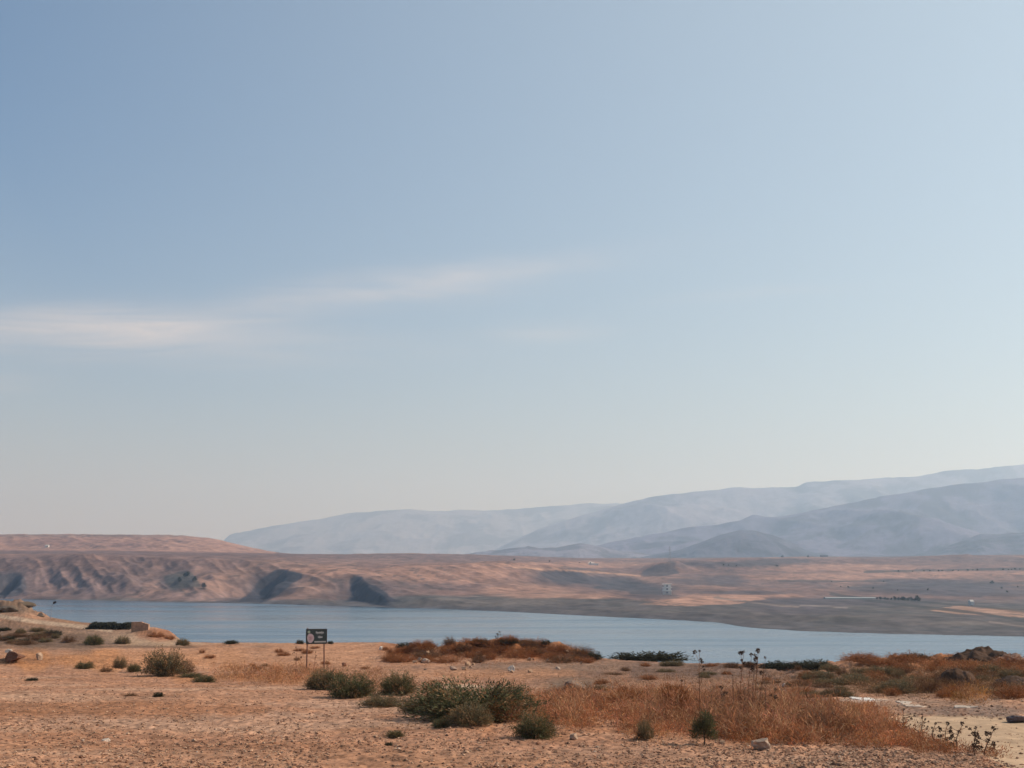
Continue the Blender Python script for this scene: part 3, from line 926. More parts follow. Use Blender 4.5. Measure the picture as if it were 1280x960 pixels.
def shrub(kind, u, v, wpx, hpx, label, group='shrubs scattered on the stony ground', name=None, squash=1.0):
    p, m = spot(u, v)
    w_, h_ = wpx * m, hpx * m
    nvar = {'green': 3, 'olive': 2, 'dry': 3, 'brown': 2, 'dark': 2}[kind]
    i = COUNT.get(kind, 0)
    COUNT[kind] = i + 1
    key = (kind, i % nvar)
    name = name or {'dry': 'dry_shrub', 'brown': 'dry_shrub'}.get(kind, 'shrub')
    if key not in PROTO:
        o = empty(name, (0, 0, 0), label, 'shrub', group)
        f_, s_ = shrub_meshes(kind, 400 + 13 * len(PROTO))
        f_.build('foliage', M_DRY if kind in ('dry', 'brown') else M_LEAF, o)
        s_.build('stem', M_BARK, o)
        PROTO[key] = o
    else:
        o = copy_tree(PROTO[key])
        o.name = name
        tag(o, label, 'shrub', group)
    o.location = (p[0], p[1], p[2] - 0.01)
    o.rotation_euler = (0, 0, random.uniform(0, 6.28))
    o.scale = (w_ * 1.02, w_ * 1.02 * squash, h_ / 0.62)
    if squash != 1.0:
        o.rotation_euler = (0, 0, random.uniform(-0.15, 0.15))
    return o


for a_ in (('olive', 206, 845, 46, 33, 'big round olive shrub at the left, tallest on the stony flat'),
           ('brown', 233, 842, 20, 18, 'rust-brown dry shrub against the right side of the big round olive shrub'),
           ('green', 167, 840, 16, 11, 'small green shrub just left of the big round olive shrub'),
           ('olive', 150, 836, 15, 15, 'pale olive tuft with a reddish top, two plants left of the big round shrub'),
           ('green', 106, 836, 19, 9, 'low bright green shrub alone in the orange grass at the left'),
           ('green', 255, 853, 25, 9, 'flat dark green shrub nearest the right of the big round olive shrub'),
           ('green', 240, 846, 26, 5, 'very flat dark green mat behind the flat shrub, beside the big olive shrub'),
           ('dark', 40, 851, 14, 4, 'tiny dark clump alone on the bare gravel at the far left'),
           ('brown', 163, 870, 16, 4, 'tiny flat brown clump on the gravel, left of its twin below the big olive shrub'),
           ('dark', 198, 871, 12, 6, 'tiny dark clump on the gravel straight below the big round olive shrub'),
           ('brown', 133, 840, 16, 7, 'low pinkish dry tuft between two green shrubs at the left'),
           ('olive', 402, 862, 42, 25, 'olive and rust shrub just below the right post of the sign'),
           ('green', 418, 862, 26, 22, 'dark green shrub wedged between two paler ones below the sign'),
           ('green', 440, 872, 54, 30, 'wide green shrub to the right below the sign, front of its clump'),
           ('green', 498, 869, 42, 28, 'round dark green shrub standing clear between sign and rubble ridge'),
           ('olive', 478, 883, 52, 15, 'low sprawling olive shrub at the left tip of the long dark thicket'),
           ('olive', 523, 890, 50, 20, 'low olive shrub second from the left tip of the long dark thicket'),
           ('green', 592, 898, 134, 45, 'largest dark green thicket in the middle of the foreground'),
           ('green', 632, 893, 56, 36, 'dark green shrub forming the right end of the long thicket'),
           ('green', 560, 889, 62, 30, 'dark green shrub behind the grey-olive one on the left of the thicket'),
           ('olive', 552, 893, 40, 24, 'grey-olive shrub on the left flank of the largest thicket'),
           ('olive', 588, 906, 56, 28, 'greyish olive shrub in front of the largest thicket'),
           ('dry', 628, 902, 46, 28, 'rusty pink dry shrub on the right flank of the largest thicket'),
           ('green', 552, 909, 24, 11, 'small low green shrub in front of the left part of the thicket'),
           ('green', 494, 921, 20, 9, 'tiny green tuft alone on bare gravel below the thicket'),
           ('dark', 486, 932, 9, 5, 'tiniest dark tuft on bare gravel under the lone green tuft'),
           ('green', 669, 923, 47, 31, 'round green shrub standing alone right of the thicket with a sharp shadow'),
           ('olive', 806, 924, 22, 24, 'small wispy pale olive shrub at the front edge of the rust grass'),
           ('dark', 810, 826, 92, 12, 'long low dark green shrub on the skyline against the lake', 'dark shrubs along the lake skyline', None, 0.45),
           ('dark', 742, 825, 18, 10, 'small dark shrub at the right end of the rubble ridge', 'dark shrubs along the lake skyline'),
           ('dark', 507, 811, 22, 8, 'dark low shrub at the left end of the rubble ridge', 'dark shrubs along the lake skyline'),
           ('dark', 979, 836, 58, 9, 'low dark shrub on the skyline behind the tall seed stalks', 'dark shrubs along the lake skyline', None, 0.5),
           ('dark', 1019, 838, 42, 13, 'dark green shrub right of the skyline shrub behind the seed stalks', 'dark shrubs along the lake skyline'),
           ('dark', 1144, 824, 34, 7, 'low dark shrub on the skyline left of the dark earth mound', 'dark shrubs along the lake skyline'),
           ('dark', 289, 805, 16, 5, 'small dark shrub at the lake edge between the sandy terrace and the sign', 'dark shrubs along the lake skyline'),
           ('dark', 375, 805, 9, 5, 'tiny dark shrub on the skyline behind the left post of the sign', 'dark shrubs along the lake skyline'),
           ('dark', 413, 805, 7, 4, 'tiny dark shrub on the skyline just right of the sign', 'dark shrubs along the lake skyline'),
           ('olive', 228, 807, 18, 9, 'dark olive shrub at the right end of the sandy terrace', 'shrubs round the sandy terrace'),
           ('olive', 153, 805, 18, 10, 'round reddish-olive shrub in the middle of the sandy terrace', 'shrubs round the sandy terrace'),
           ('green', 117, 806, 24, 12, 'dark shrub at the left end of the sandy terrace', 'shrubs round the sandy terrace'),
           ('brown', 86, 803, 18, 9, 'brown shrub on the dark bank left of the sandy terrace', 'shrubs round the sandy terrace'),
           ('brown', 48, 800, 26, 8, 'low brown shrub on the dark bank at the far left', 'shrubs round the sandy terrace'),
           ('brown', 30, 806, 30, 7, 'flat dark brown shrub at the foot of the dark bank at the far left', 'shrubs round the sandy terrace'),
           ('dry', 195, 797, 22, 8, 'rust shrub on the red bank right of the mud-brick wall', 'shrubs round the sandy terrace'),
           ('dry', 212, 800, 14, 7, 'small rust shrub on the tip of the red bank by the lake', 'shrubs round the sandy terrace'),
           ('brown', 1000, 858, 30, 9, 'brown low shrub left of the tan tufts, below the dark skyline shrubs', 'shrubs on the right-hand slope'),
           ('olive', 1010, 872, 26, 8, 'small olive tuft above the white slabs', 'shrubs on the right-hand slope'),
           ('olive', 1068, 856, 46, 13, 'olive-brown shrub left of two like it on the right-hand slope', 'shrubs on the right-hand slope'),
           ('olive', 1120, 866, 52, 16, 'wide straw-olive shrub in the middle of the right-hand slope', 'shrubs on the right-hand slope'),
           ('brown', 1160, 866, 40, 20, 'dark twiggy brown shrub right of the wide straw-olive one', 'shrubs on the right-hand slope'),
           ('dry', 1200, 872, 36, 16, 'rust tussock left of the golden one above the track', 'shrubs on the right-hand slope'),
           ('dry', 1262, 874, 40, 20, 'rust tussock at the right edge above the track', 'shrubs on the right-hand slope'),
           ('brown', 1250, 864, 22, 14, 'dark brown shrub between the rust tussocks above the track', 'shrubs on the right-hand slope'),
           ('dry', 845, 893, 40, 44, 'red-stemmed dry bush rising from the rust grass'),
           ('dry', 785, 885, 60, 26, 'wide faint rust bush in the grass left of the red-stemmed one'),
           ('brown', 935, 893, 44, 30, 'dark russet bush under the tall seed stalks'),
           ('dry', 540, 863, 26, 14, 'small rust bush behind the round dark green shrub')):
    shrub(*a_)

# rust-brown dry shrubs crowding the rubble ridge: nothing tells one from the next
random.seed(5)
RIDGE = 'rust-brown dry shrub among others like it on the rubble ridge'
for k in range(58):
    u_ = random.uniform(492, 738)
    top = np.interp(u_, [480, 520, 560, 600, 650, 690, 720, 740], [822, 808, 804, 802, 802, 805, 812, 820])
    v_ = random.uniform(top, 829)
    shrub(random.choice(('dry', 'dry', 'dry', 'brown')), u_, v_, random.uniform(12, 34), random.uniform(6, 12), RIDGE, 'dry shrubs on the rubble ridge')
for (u_, v_, w_, h_, lab) in ((600, 804, 24, 6, 'dark shrub on the crest of the rubble ridge, left of two'), (636, 804, 26, 6, 'dark shrub on the crest of the rubble ridge, under the wispy stalk'),
                              (683, 806, 12, 6, 'small dark shrub on the crest of the rubble ridge, right part')):
    shrub('dark', u_, v_, w_, h_, lab, 'dark shrubs along the lake skyline')
BANK = 'dark scrubby shrub among others on the brown bank left of the sandy terrace'
random.seed(15)
for k in range(16):
    shrub(random.choice(('brown', 'olive', 'dark')), random.uniform(-5, 104), random.uniform(787, 805), random.uniform(10, 24), random.uniform(4, 7), BANK, 'shrubs on the brown left bank')
SLOPE = 'low dry shrub among many like it on the right-hand slope by the lake'
for k in range(60):
    u_ = random.uniform(1000, 1290)
    v_ = random.uniform(836, 872)
    shrub(random.choice(('brown', 'olive', 'dry')), u_, v_, random.uniform(14, 40), random.uniform(6, 12), SLOPE, 'low dry shrubs on the right-hand slope')
for (u_, v_, w_, h_, lab) in ((1188, 859, 26, 10, 'brown shrub at the foot of the dark earth heap, left side'), (1212, 861, 30, 11, 'brown shrub at the foot of the dark earth heap, right side'),
                              (1205, 833, 34, 8, 'rusty shrub at the left foot of the large earth mound'), (1250, 834, 36, 8, 'rusty shrub at the right foot of the large earth mound')):
    shrub('brown' if v_ > 850 else 'dry', u_, v_, w_, h_, lab, 'shrubs on the right-hand slope')
TUFT = 'low ragged dry tuft among others between the rust grass and the lake'
random.seed(25)
for k in range(34):
    shrub(random.choice(('brown', 'olive', 'dry')), random.uniform(742, 1060), random.uniform(831, 864), random.uniform(8, 24), random.uniform(3, 7), TUFT, 'low tufts behind the rust grass')
EDGE = 'small ragged tuft among others on the open ground left of the rubble ridge'
for k in range(16):
    shrub(random.choice(('brown', 'dry', 'dry')), random.uniform(250, 500), random.uniform(805, 840), random.uniform(7, 18), random.uniform(3, 6), EDGE, 'small tufts on the open ground')
SKYL = 'rust dry shrub on the lake skyline near the dark earth mound'
for k in range(16):
    shrub('dry', random.uniform(1070, 1290), random.uniform(826, 836), random.uniform(26, 50), random.uniform(8, 13), SKYL, 'rust shrubs by the earth mound')

# the little bush that stands on a bare stem
p, m = spot(880, 931)
o = empty('shrub', p, 'small upright green bush on a bare stem in front of the rust grass', 'shrub', 'shrubs scattered on the stony ground')
tr = MB()
tr.tube([(0, 0, -0.05), (0.02, 0, 0.12), (-0.01, 0.01, 0.3), (0.02, 0, 0.55)], (0.018, 0.014, 0.012, 0.006), (0.09, 0.065, 0.045), 5)
rng = np.random.default_rng(77)
for k in range(14):
    e = np.array((random.gauss(0, 0.16), random.gauss(0, 0.16), random.uniform(0.35, 0.72)))
    tr.tube([(0, 0, 0.12 + 0.02 * k), tuple(e * 0.55 + np.array((0, 0, 0.08))), tuple(e)], (0.007, 0.005, 0.003), (0.09, 0.065, 0.045), 4)
tr.build('stem', M_BARK, o)
n = 3200
q = rng.normal(size=(n, 3))
q /= np.linalg.norm(q, axis=1, keepdims=True)
rad = rng.random(n) ** 0.5
ctr = np.array([(0, 0, 0.34), (-0.16, 0, 0.24), (0.17, 0, 0.22), (0.05, 0, 0.58), (-0.09, 0.1, 0.40), (0.12, -0.05, 0.44)])[rng.integers(0, 6, n)]
pp = ctr + q * (rad * np.array((0.22, 0.15, 0.14, 0.15, 0.17, 0.14))[rng.integers(0, 6, n)])[:, None] * np.array((1, 1, 0.9))
lv_ = MB()
lv_.leaves(pp, q * 0.5 + rng.normal(size=(n, 3)) * 0.4 + np.array((0, 0, 0.7)), 0.055, 0.014, GREEN * rng.uniform(0.7, 1.6, (n, 1)))
lv_.build('foliage', M_LEAF, o)


# tall dry stalks with dark seed heads
def stalk(u, v, hpx, heads, label, lean=0.0, spread=0.10, tint=(0.20, 0.085, 0.045), headsize=1.0, group='dry stalks with seed heads', bare=0.45, seed=0):
    global rng
    rng = np.random.default_rng(900 + seed)
    p, m = spot(u, v)
    H = hpx * m
    o = empty('dry_stalk', p, label, 'plant', group)
    st = MB()
    mainp = [np.array((lean * H * t * t + 0.02 * math.sin(5 * t + seed), 0.02 * math.cos(4 * t), H * t * 0.9)) for t in np.linspace(0, 1, 6)]
    mainp[0][2] = -0.05
    st.tube(mainp, np.linspace(0.013, 0.005, 6), tint, 5)
    for k in range(heads):
        t = bare + (1 - bare) * (k + rng.random()) / heads
        i = min(int(t * 5), 4)
        f = t * 5 - i
        a0 = mainp[i] * (1 - f) + mainp[i + 1] * f
        an = rng.uniform(0, 6.28)
        tip = a0 + np.array((math.cos(an) * spread * rng.uniform(0.5, 1.6), math.sin(an) * spread, H * rng.uniform(0.03, 0.14)))
        if k == heads - 1:
            tip = mainp[-1] + np.array((0.01, 0, H * 0.08))
        st.tube([a0, (a0 + tip) / 2 - np.array((0, 0, 0.012)), tip], (0.006, 0.005, 0.004), tint, 4)
        hm_ = MB()
        nl = 26
        q = rng.normal(size=(nl, 3))
        q /= np.linalg.norm(q, axis=1, keepdims=True)
        s0 = headsize * rng.uniform(0.022, 0.048)
        hm_.leaves(tip + q * s0 * 0.3, q + np.array((0, 0, 0.3)), s0 * 1.5, s0 * 0.8, np.array((0.075, 0.048, 0.034)) * rng.uniform(0.6, 1.8, (nl, 1)))
        hm_.build('seed_head', M_DRY, o)
    st.build('stem', M_DRY, o)
    nl = 30
    idx = rng.random(nl)
    lm = MB()
    pos = np.array([mainp[min(int(x * 5), 4)] for x in idx])
    lm.leaves(pos, rng.normal(size=(nl, 3)) + np.array((0, 0, 0.2)), 0.10, 0.014, np.array((0.22, 0.10, 0.05)) * rng.uniform(0.7, 1.4, (nl, 1)))
    lm.build('foliage', M_DRY, o)
    return o


for i, a_ in enumerate(((874, 902, 86, 6, 'tall dry stalk standing alone, its dark seed heads against the lake', 0.03, 0.10),
                        (926, 903, 86, 6, 'tall dry seed stalk, left end of the close group above the rust grass', 0.06, 0.09),
                        (936, 905, 84, 4, 'tall dry seed stalk, second from the left in the close group', 0.05, 0.07),
                        (945, 904, 88, 5, 'tall dry seed stalk with the highest heads in the close group', 0.04, 0.07),
                        (950, 900, 76, 3, 'shorter seed stalk at the right of the close group', 0.10, 0.08),
                        (967, 905, 42, 3, 'short bare dry stalk right of the close group of seed stalks', 0.08, 0.08),
                        (905, 903, 42, 4, 'short seed stalk left of the close group, in the rust grass', -0.05, 0.09))):
    stalk(*a_, bare=0.74, seed=i)
for i, (u_, v_, h_, lab) in enumerate(((918, 904, 58, 'thin headless dry stem at the left of the close group of stalks'), (931, 906, 50, 'short headless dry stem inside the close group of stalks'),
                                       (956, 906, 60, 'thin headless dry stem at the right inside the close group of stalks'), (940, 900, 66, 'tall headless dry stem in the middle of the close group of stalks'))):
    stalk(u_, v_, h_, 2, lab, 0.04 * (i - 1), 0.06, (0.18, 0.10, 0.07), 0.25, bare=0.9, seed=60 + i)
for i, a_ in enumerate(((1182, 936, 30, 8, 'dry plant with dark heads left of the dark-leaved one at the track edge', 0.1, 0.12),
                        (1196, 938, 32, 9, 'dry plant with dark heads, middle of the track edge', 0.2, 0.14),
                        (1219, 944, 33, 10, 'upright dark-headed plant at the track edge, tallest there', 0.0, 0.07),
                        (1232, 945, 33, 10, 'dark-headed plant leaning right at the very end of the track edge', 0.3, 0.14),
                        (1150, 926, 30, 14, 'twiggy brown plant where the rust grass meets the track', 0.15, 0.2),
                        (1128, 922, 34, 14, 'twiggy brown plant inside the right end of the rust grass', 0.1, 0.2),
                        (1165, 931, 26, 10, 'small twiggy plant below the others at the left of the track edge', 0.2, 0.16))):
    stalk(*a_, tint=(0.13, 0.07, 0.045), headsize=0.85 if i < 4 else 0.45, bare=0.15, group='dry plants along the track edge', seed=20 + i)
stalk(622, 806, 16, 8, 'wispy pale stalk standing highest on the rubble ridge', 0.1, 0.25, (0.15, 0.12, 0.09), 1.0, seed=40)
stalk(370, 846, 44, 6, 'thin pinkish dry stalk left of the sign', 0.0, 0.2, (0.30, 0.14, 0.09), 0.8, seed=41)
stalk(392, 846, 30, 5, 'thin dry stalk between the posts of the sign', 0.05, 0.2, (0.28, 0.13, 0.08), 0.8, seed=42)
stalk(848, 892, 40, 9, 'red branching stalk in the red-stemmed bush', 0.12, 0.2, (0.22, 0.06, 0.03), 0.6, bare=0.2, seed=43)

# ------------------------------------------------------------------ dry grass: nobody could count it
rng = np.random.default_rng(31)
FIELDS = [   # outline in the photo, clumps, blades each, height, colour, clump radius
    ([(640, 876), (700, 864), (800, 864), (900, 870), (1000, 874), (1085, 888), (1120, 905), (1150, 934), (1100, 936), (1010, 931), (940, 931), (900, 922), (800, 921), (700, 909), (652, 897)], 7500, 30, 0.30, (0.43, 0.178, 0.078), 0.15),
    ([(660, 880), (760, 874), (860, 876), (960, 882), (1080, 900), (1110, 925), (960, 925), (880, 915), (800, 912), (690, 902)], 1700, 34, 0.60, (0.45, 0.205, 0.10), 0.19),
    ([(880, 880), (1000, 882), (1000, 925), (890, 915)], 420, 22, 0.95, (0.40, 0.19, 0.10), 0.14),
    ([(272, 836), (390, 833), (425, 846), (395, 858), (300, 852), (270, 848)], 1600, 22, 0.40, (0.44, 0.20, 0.09), 0.24),
    ([(30, 818), (250, 815), (280, 832), (180, 838), (40, 836)], 700, 14, 0.22, (0.42, 0.17, 0.06), 0.25),
    ([(395, 838), (475, 836), (520, 866), (420, 868)], 700, 20, 0.40, (0.36, 0.17, 0.085), 0.18),
    ([(1045, 838), (1290, 828), (1300, 872), (1060, 868)], 4200, 20, 0.30, (0.23, 0.125, 0.058), 0.28),
    ([(1110, 830), (1180, 824), (1300, 830), (1300, 845), (1120, 838)], 1500, 22, 0.45, (0.36, 0.135, 0.048), 0.28),
    ([(1196, 866), (1226, 864), (1230, 880), (1196, 881)], 160, 26, 0.48, (0.44, 0.20, 0.055), 0.15),
    ([(480, 822), (740, 822), (745, 832), (480, 832)], 700, 16, 0.30, (0.34, 0.125, 0.05), 0.25),
    ([(500, 806), (730, 806), (735, 824), (490, 824)], 2600, 18, 0.36, (0.33, 0.125, 0.052), 0.26),
    ([(500, 848), (640, 842), (660, 866), (520, 876)], 500, 16, 0.26, (0.37, 0.16, 0.075), 0.2),
    ([(1130, 922), (1190, 938), (1245, 946), (1235, 956), (1150, 940)], 420, 22, 0.24, (0.33, 0.13, 0.055), 0.12),
    ([(280, 806), (480, 806), (480, 832), (290, 832)], 420, 12, 0.20, (0.42, 0.22, 0.11), 0.3),
    ([(740, 832), (1050, 834), (1040, 866), (760, 860)], 2200, 14, 0.18, (0.23, 0.125, 0.07), 0.3),
    ([(620, 880), (660, 878), (670, 905), (630, 905)], 160, 22, 0.45, (0.36, 0.15, 0.07), 0.15),
    ([(225, 803), (500, 803), (500, 813), (230, 813)], 420, 16, 0.22, (0.26, 0.135, 0.07), 0.4),
    ([(0, 812), (500, 812), (500, 842), (0, 842)], 420, 14, 0.16, (0.30, 0.16, 0.085), 0.3),
    ([(420, 860), (1000, 925), (900, 940), (400, 905)], 160, 12, 0.12, (0.34, 0.18, 0.09), 0.12),
    ([(0, 806), (60, 812), (60, 830), (-20, 830)], 150, 16, 0.25, (0.34, 0.15, 0.06), 0.25)]
gm = MB()
for poly, ncl, nb, hh, tint, cr in FIELDS:
    pl = np.array(poly, float)
    uu = rng.uniform(pl[:, 0].min(), pl[:, 0].max(), ncl * 4)
    vv = rng.uniform(pl[:, 1].min(), pl[:, 1].max(), ncl * 4)
    keep = in_poly(uu, vv, poly)
    # thin it unevenly, so the ground shows through
    pts = on_ground(uu[keep][:ncl] + rng.normal(size=ncl)[:keep.sum()] * 9, vv[keep][:ncl] + rng.normal(size=ncl)[:keep.sum()] * np.where(rng.random(min(ncl, keep.sum())) < 0.3, 4.5, 1.2))
    pts = pts[~np.isnan(pts[:, 0])]
    dens = fbm(pts[:, 0] / 0.8, pts[:, 1] / 1.6, 3, 51)
    pts = pts[dens + 0.5 * fbm(pts[:, 0] / 2.2, pts[:, 1] / 4.0, 2, 53) > rng.uniform(-0.52, 0.24, len(pts))]
    n = len(pts)
    hc = hh * rng.uniform(0.45, 1.25, n) * (1 + 0.5 * fbm(pts[:, 0] / 1.1, pts[:, 1] / 2.0, 2, 52))
    cc = np.array(tint) * rng.uniform(0.6, 1.3, (n, 1)) * (1 + rng.normal(size=(n, 3)) * 0.06)
    an = rng.uniform(0, 6.28, (n, nb))
    rr = cr * np.sqrt(rng.random((n, nb)))
    P = np.repeat(pts[:, None], nb, 1).copy()
    P[..., 0] += np.cos(an) * rr
    P[..., 1] += np.sin(an) * rr
    dome = np.sqrt(np.clip(1 - (rr / cr) ** 2, 0.05, 1))
    Hh = hc[:, None] * (0.35 + 0.75 * dome)
    start = rng.random((n, nb)) ** 0.9 * 0.85
    Dv = np.stack([np.cos(an) * 0.6, np.sin(an) * 0.6, np.full((n, nb), 0.75)], -1) + rng.normal(size=(n, nb, 3)) * np.array((0.6, 0.6, 0.4))
    P[..., 2] += start * Hh - 0.015
    Ln = np.clip(Hh * rng.uniform(0.22, 0.55, (n, nb)), 0.05, 0.26)
    patch = 1 + 0.45 * fbm(pts[:, 0] / 0.7, pts[:, 1] / 1.2, 3, 54)[:, None, None]
    dull = (rng.random((n, 1, 1)) < 0.12)
    straw = (rng.random((n, 1, 1)) < 0.16)
    cc = np.where(straw[:, 0], np.array((0.46, 0.27, 0.14)), cc)
    base_c = np.where(dull, np.array((0.17, 0.095, 0.055)), cc[:, None])
    gm.leaves(P.reshape(-1, 3), Dv.reshape(-1, 3), Ln.ravel(), np.full(n * nb, 0.0125) * rng.uniform(0.6, 1.4, n * nb), (base_c * patch * rng.uniform(0.6, 1.4, (n, nb, 1))).reshape(-1, 3))
tag(gm.build('dry_grass', M_DRY), 'rust and straw coloured dry grass and weeds', 'grass', kind='stuff')

# ------------------------------------------------------------------ gravel and stones
rng = np.random.default_rng(57)
OCT = np.array([(1, 0, 0), (-1, 0, 0), (0, 1, 0), (0, -1, 0), (0, 0, 1), (0, 0, -0.6), (0.6, 0.6, 0.45), (-0.6, 0.6, 0.45), (-0.6, -0.6, 0.45), (0.6, -0.6, 0.45)], float)
OCF = np.array([(4, 9, 0), (4, 0, 6), (4, 6, 2), (4, 2, 7), (4, 7, 1), (4, 1, 8), (4, 8, 3), (4, 3, 9), (0, 9, 3), (0, 2, 6), (2, 1, 7), (1, 3, 8), (5, 0, 3), (5, 2, 0), (5, 1, 2), (5, 3, 1)])


def scatter(n, ulo, uhi, vlo, vhi, smin, smax, tints, keepout=0.9):
    uu, vv = rng.uniform(ulo, uhi, n), rng.uniform(vlo, vhi, n)
    drop = in_poly(uu, vv, TRACK) & (rng.random(n) < keepout)
    pts = on_ground(uu[~drop], vv[~drop])
    pts = pts[~np.isnan(pts[:, 0])]
    pts = pts[fbm(pts[:, 0] / 1.5, pts[:, 1] / 2.5, 3, 66) > rng.uniform(-0.7, 0.35, len(pts))]
    n = len(pts)
    s = smin * (smax / smin) ** (rng.random(n) ** 2.2)
    v = OCT[None] * (1 + rng.normal(size=(n, len(OCT), 3)) * 0.22) * s[:, None, None] * rng.uniform(0.6, 1.3, (n, 1, 3)) * np.array((1, 1, 0.62))
    a = rng.uniform(0, 6.28, n)
    ca_, sa_ = np.cos(a)[:, None], np.sin(a)[:, None]
    v = np.stack([v[..., 0] * ca_ - v[..., 1] * sa_, v[..., 0] * sa_ + v[..., 1] * ca_, v[..., 2]], -1)
    v = v + pts[:, None] + np.array((0, 0, 1)) * (s * 0.15)[:, None, None]
    f = OCF[None] + (np.arange(n) * len(OCT))[:, None, None]
    tints = np.array(tints)
    cl = tints[rng.integers(0, len(tints), n)] * rng.uniform(0.75, 1.25, (n, 1))
    return v.reshape(-1, 3), f.reshape(-1, 3), np.repeat(cl, len(OCT), 0)


SOIL = [(0.38, 0.21, 0.125), (0.42, 0.25, 0.155), (0.33, 0.16, 0.09), (0.25, 0.12, 0.07), (0.45, 0.28, 0.18), (0.18, 0.095, 0.06)]
v1, f1, c1 = scatter(60000, -60, 1340, 840, 975, 0.010, 0.042, SOIL)
v2, f2, c2 = scatter(4200, -60, 1340, 815, 975, 0.025, 0.06, SOIL)
v3, f3, c3 = scatter(420, -60, 1340, 815, 975, 0.02, 0.06, [(0.5, 0.37, 0.28), (0.45, 0.31, 0.22), (0.12, 0.07, 0.05)])
v4, f4, c4_ = scatter(3000, 880, 1290, 930, 965, 0.012, 0.05, [(0.34, 0.19, 0.115), (0.27, 0.145, 0.09), (0.20, 0.11, 0.07), (0.45, 0.29, 0.19)])
gv2 = [v1, v2, v3, v4]
gf2, k = [], 0
for vv, ff in zip(gv2, (f1, f2, f3, f4)):
    gf2.append(ff + k)
    k += len(vv)
tag(mesh_np('gravel', np.concatenate(gv2), np.concatenate(gf2), M_STONE, col=np.concatenate([c1, c2, c3, c4_]), smooth=False), 'loose gravel strewn over the dry ground', 'gravel', kind='stuff')


def rock_mesh(seed, cuts=10):
    """An angular stone of unit radius: a fine ball flattened by random planes, then roughened."""
    r = np.random.default_rng(seed)
    import bmesh
    bm = bmesh.new()
    bmesh.ops.create_icosphere(bm, subdivisions=3, radius=1.0)
    v = np.array([x.co for x in bm.verts])
    f = np.array([[q.index for q in x.verts] for x in bm.faces])
    bm.free()
    for _ in range(cuts):
        nrm = r.normal(size=3)
        nrm /= np.linalg.norm(nrm)
        h = r.uniform(0.45, 0.85)
        dd_ = v @ nrm
        v = v - np.maximum(dd_ - h, 0)[:, None] * nrm
    v = v * (1 + 0.05 * r.normal(size=(len(v), 1)))
    return v, f


def rock(u, v, wpx, hpx, tint, label, seed, group=None, name='rock', depth=0.8, rz=0.0, sink=0.25):
    p, m = spot(u, v)
    w_, h_ = wpx * m, hpx * m
    vv, ff = rock_mesh(seed)
    vv = vv - np.array((0, 0, vv[:, 2].min()))
    vv = vv / np.array((np.ptp(vv[:, 0]), np.ptp(vv[:, 1]), np.ptp(vv[:, 2])))
    vv = vv * np.array((w_, w_ * depth, h_ * (1 + sink))) - np.array((0, 0, h_ * sink))
    cl = np.array(tint) * (1 + 0.12 * np.random.default_rng(seed).normal(size=(len(vv), 1)))
    o = mesh_np(name, vv, ff, M_STONE, col=cl, smooth=False, loc=tuple(p))
    o.rotation_euler = (0, 0, rz)
    return tag(o, label, 'rock', group)


for i, a_ in enumerate(((953, 936, 24, 13, (0.36, 0.26, 0.19), 'angular rock with pale top and dark face at the front of the rust grass'),
                        (716, 925, 11, 8, (0.42, 0.28, 0.19), 'pale stone on bare ground right of the lone round green shrub'),
                        (902, 930, 9, 5, (0.40, 0.26, 0.17), 'small tan stone right of the upright bush on a bare stem'),
                        (495, 825, 7, 7, (0.55, 0.46, 0.38), 'round white stone below the left end of the rubble ridge'),
                        (477, 812, 6, 4, (0.62, 0.55, 0.48), 'white stone on the bare ground left of the rubble ridge'),
                        (531, 829, 13, 6, (0.42, 0.30, 0.22), 'flat tan stone at the foot of the rubble ridge, left part'),
                        (639, 839, 9, 7, (0.58, 0.48, 0.40), 'white stone standing out below the middle of the rubble ridge'),
                        (697, 837, 6, 4, (0.45, 0.34, 0.26), 'small tan stone below the right part of the rubble ridge'),
                        (566, 838, 9, 5, (0.30, 0.20, 0.15), 'brown stone below the rubble ridge, left of its white stone'),
                        (132, 927, 11, 4, (0.55, 0.44, 0.35), 'flat pale stone alone on the near gravel at the left'),
                        (18, 826, 30, 12, (0.16, 0.075, 0.045), 'dark red-brown boulder at the left edge'),
                        (11, 816, 9, 5, (0.55, 0.45, 0.36), 'white stone lying against the dark boulder at the left edge'),
                        (49, 825, 8, 9, (0.42, 0.28, 0.19), 'upright pale stone right of the dark boulder at the left edge'),
                        (980, 858, 6, 4, (0.5, 0.4, 0.32), 'small pale stone left of the right-hand slope, below the skyline shrubs'),
                        (1237, 842, 9, 4, (0.46, 0.34, 0.26), 'pale stone right of the dark earth heap'),
                        (716, 862, 34, 11, (0.19, 0.125, 0.09), 'low grey-brown hump behind the left part of the rust grass'),
                        (1272, 903, 26, 9, (0.13, 0.10, 0.10), 'dark grey stone at the right edge beside the sandy track'),
                        (33, 759, 22, 7, (0.13, 0.09, 0.06), 'dark crag on top of the left bank by the lake'),
                        (10, 765, 28, 8, (0.12, 0.085, 0.06), 'broad dark crag at the left edge above the lake'),
                        (50, 771, 10, 5, (0.13, 0.09, 0.065), 'small dark crag at the right foot of the left bank crags'),
                        (430, 833, 7, 5, (0.35, 0.17, 0.1), 'reddish stone right of the sign'))):
    rock(*a_, seed=1000 + i, rz=0.3 * (i % 5) - 0.6)
random.seed(9)
proto_stone = None
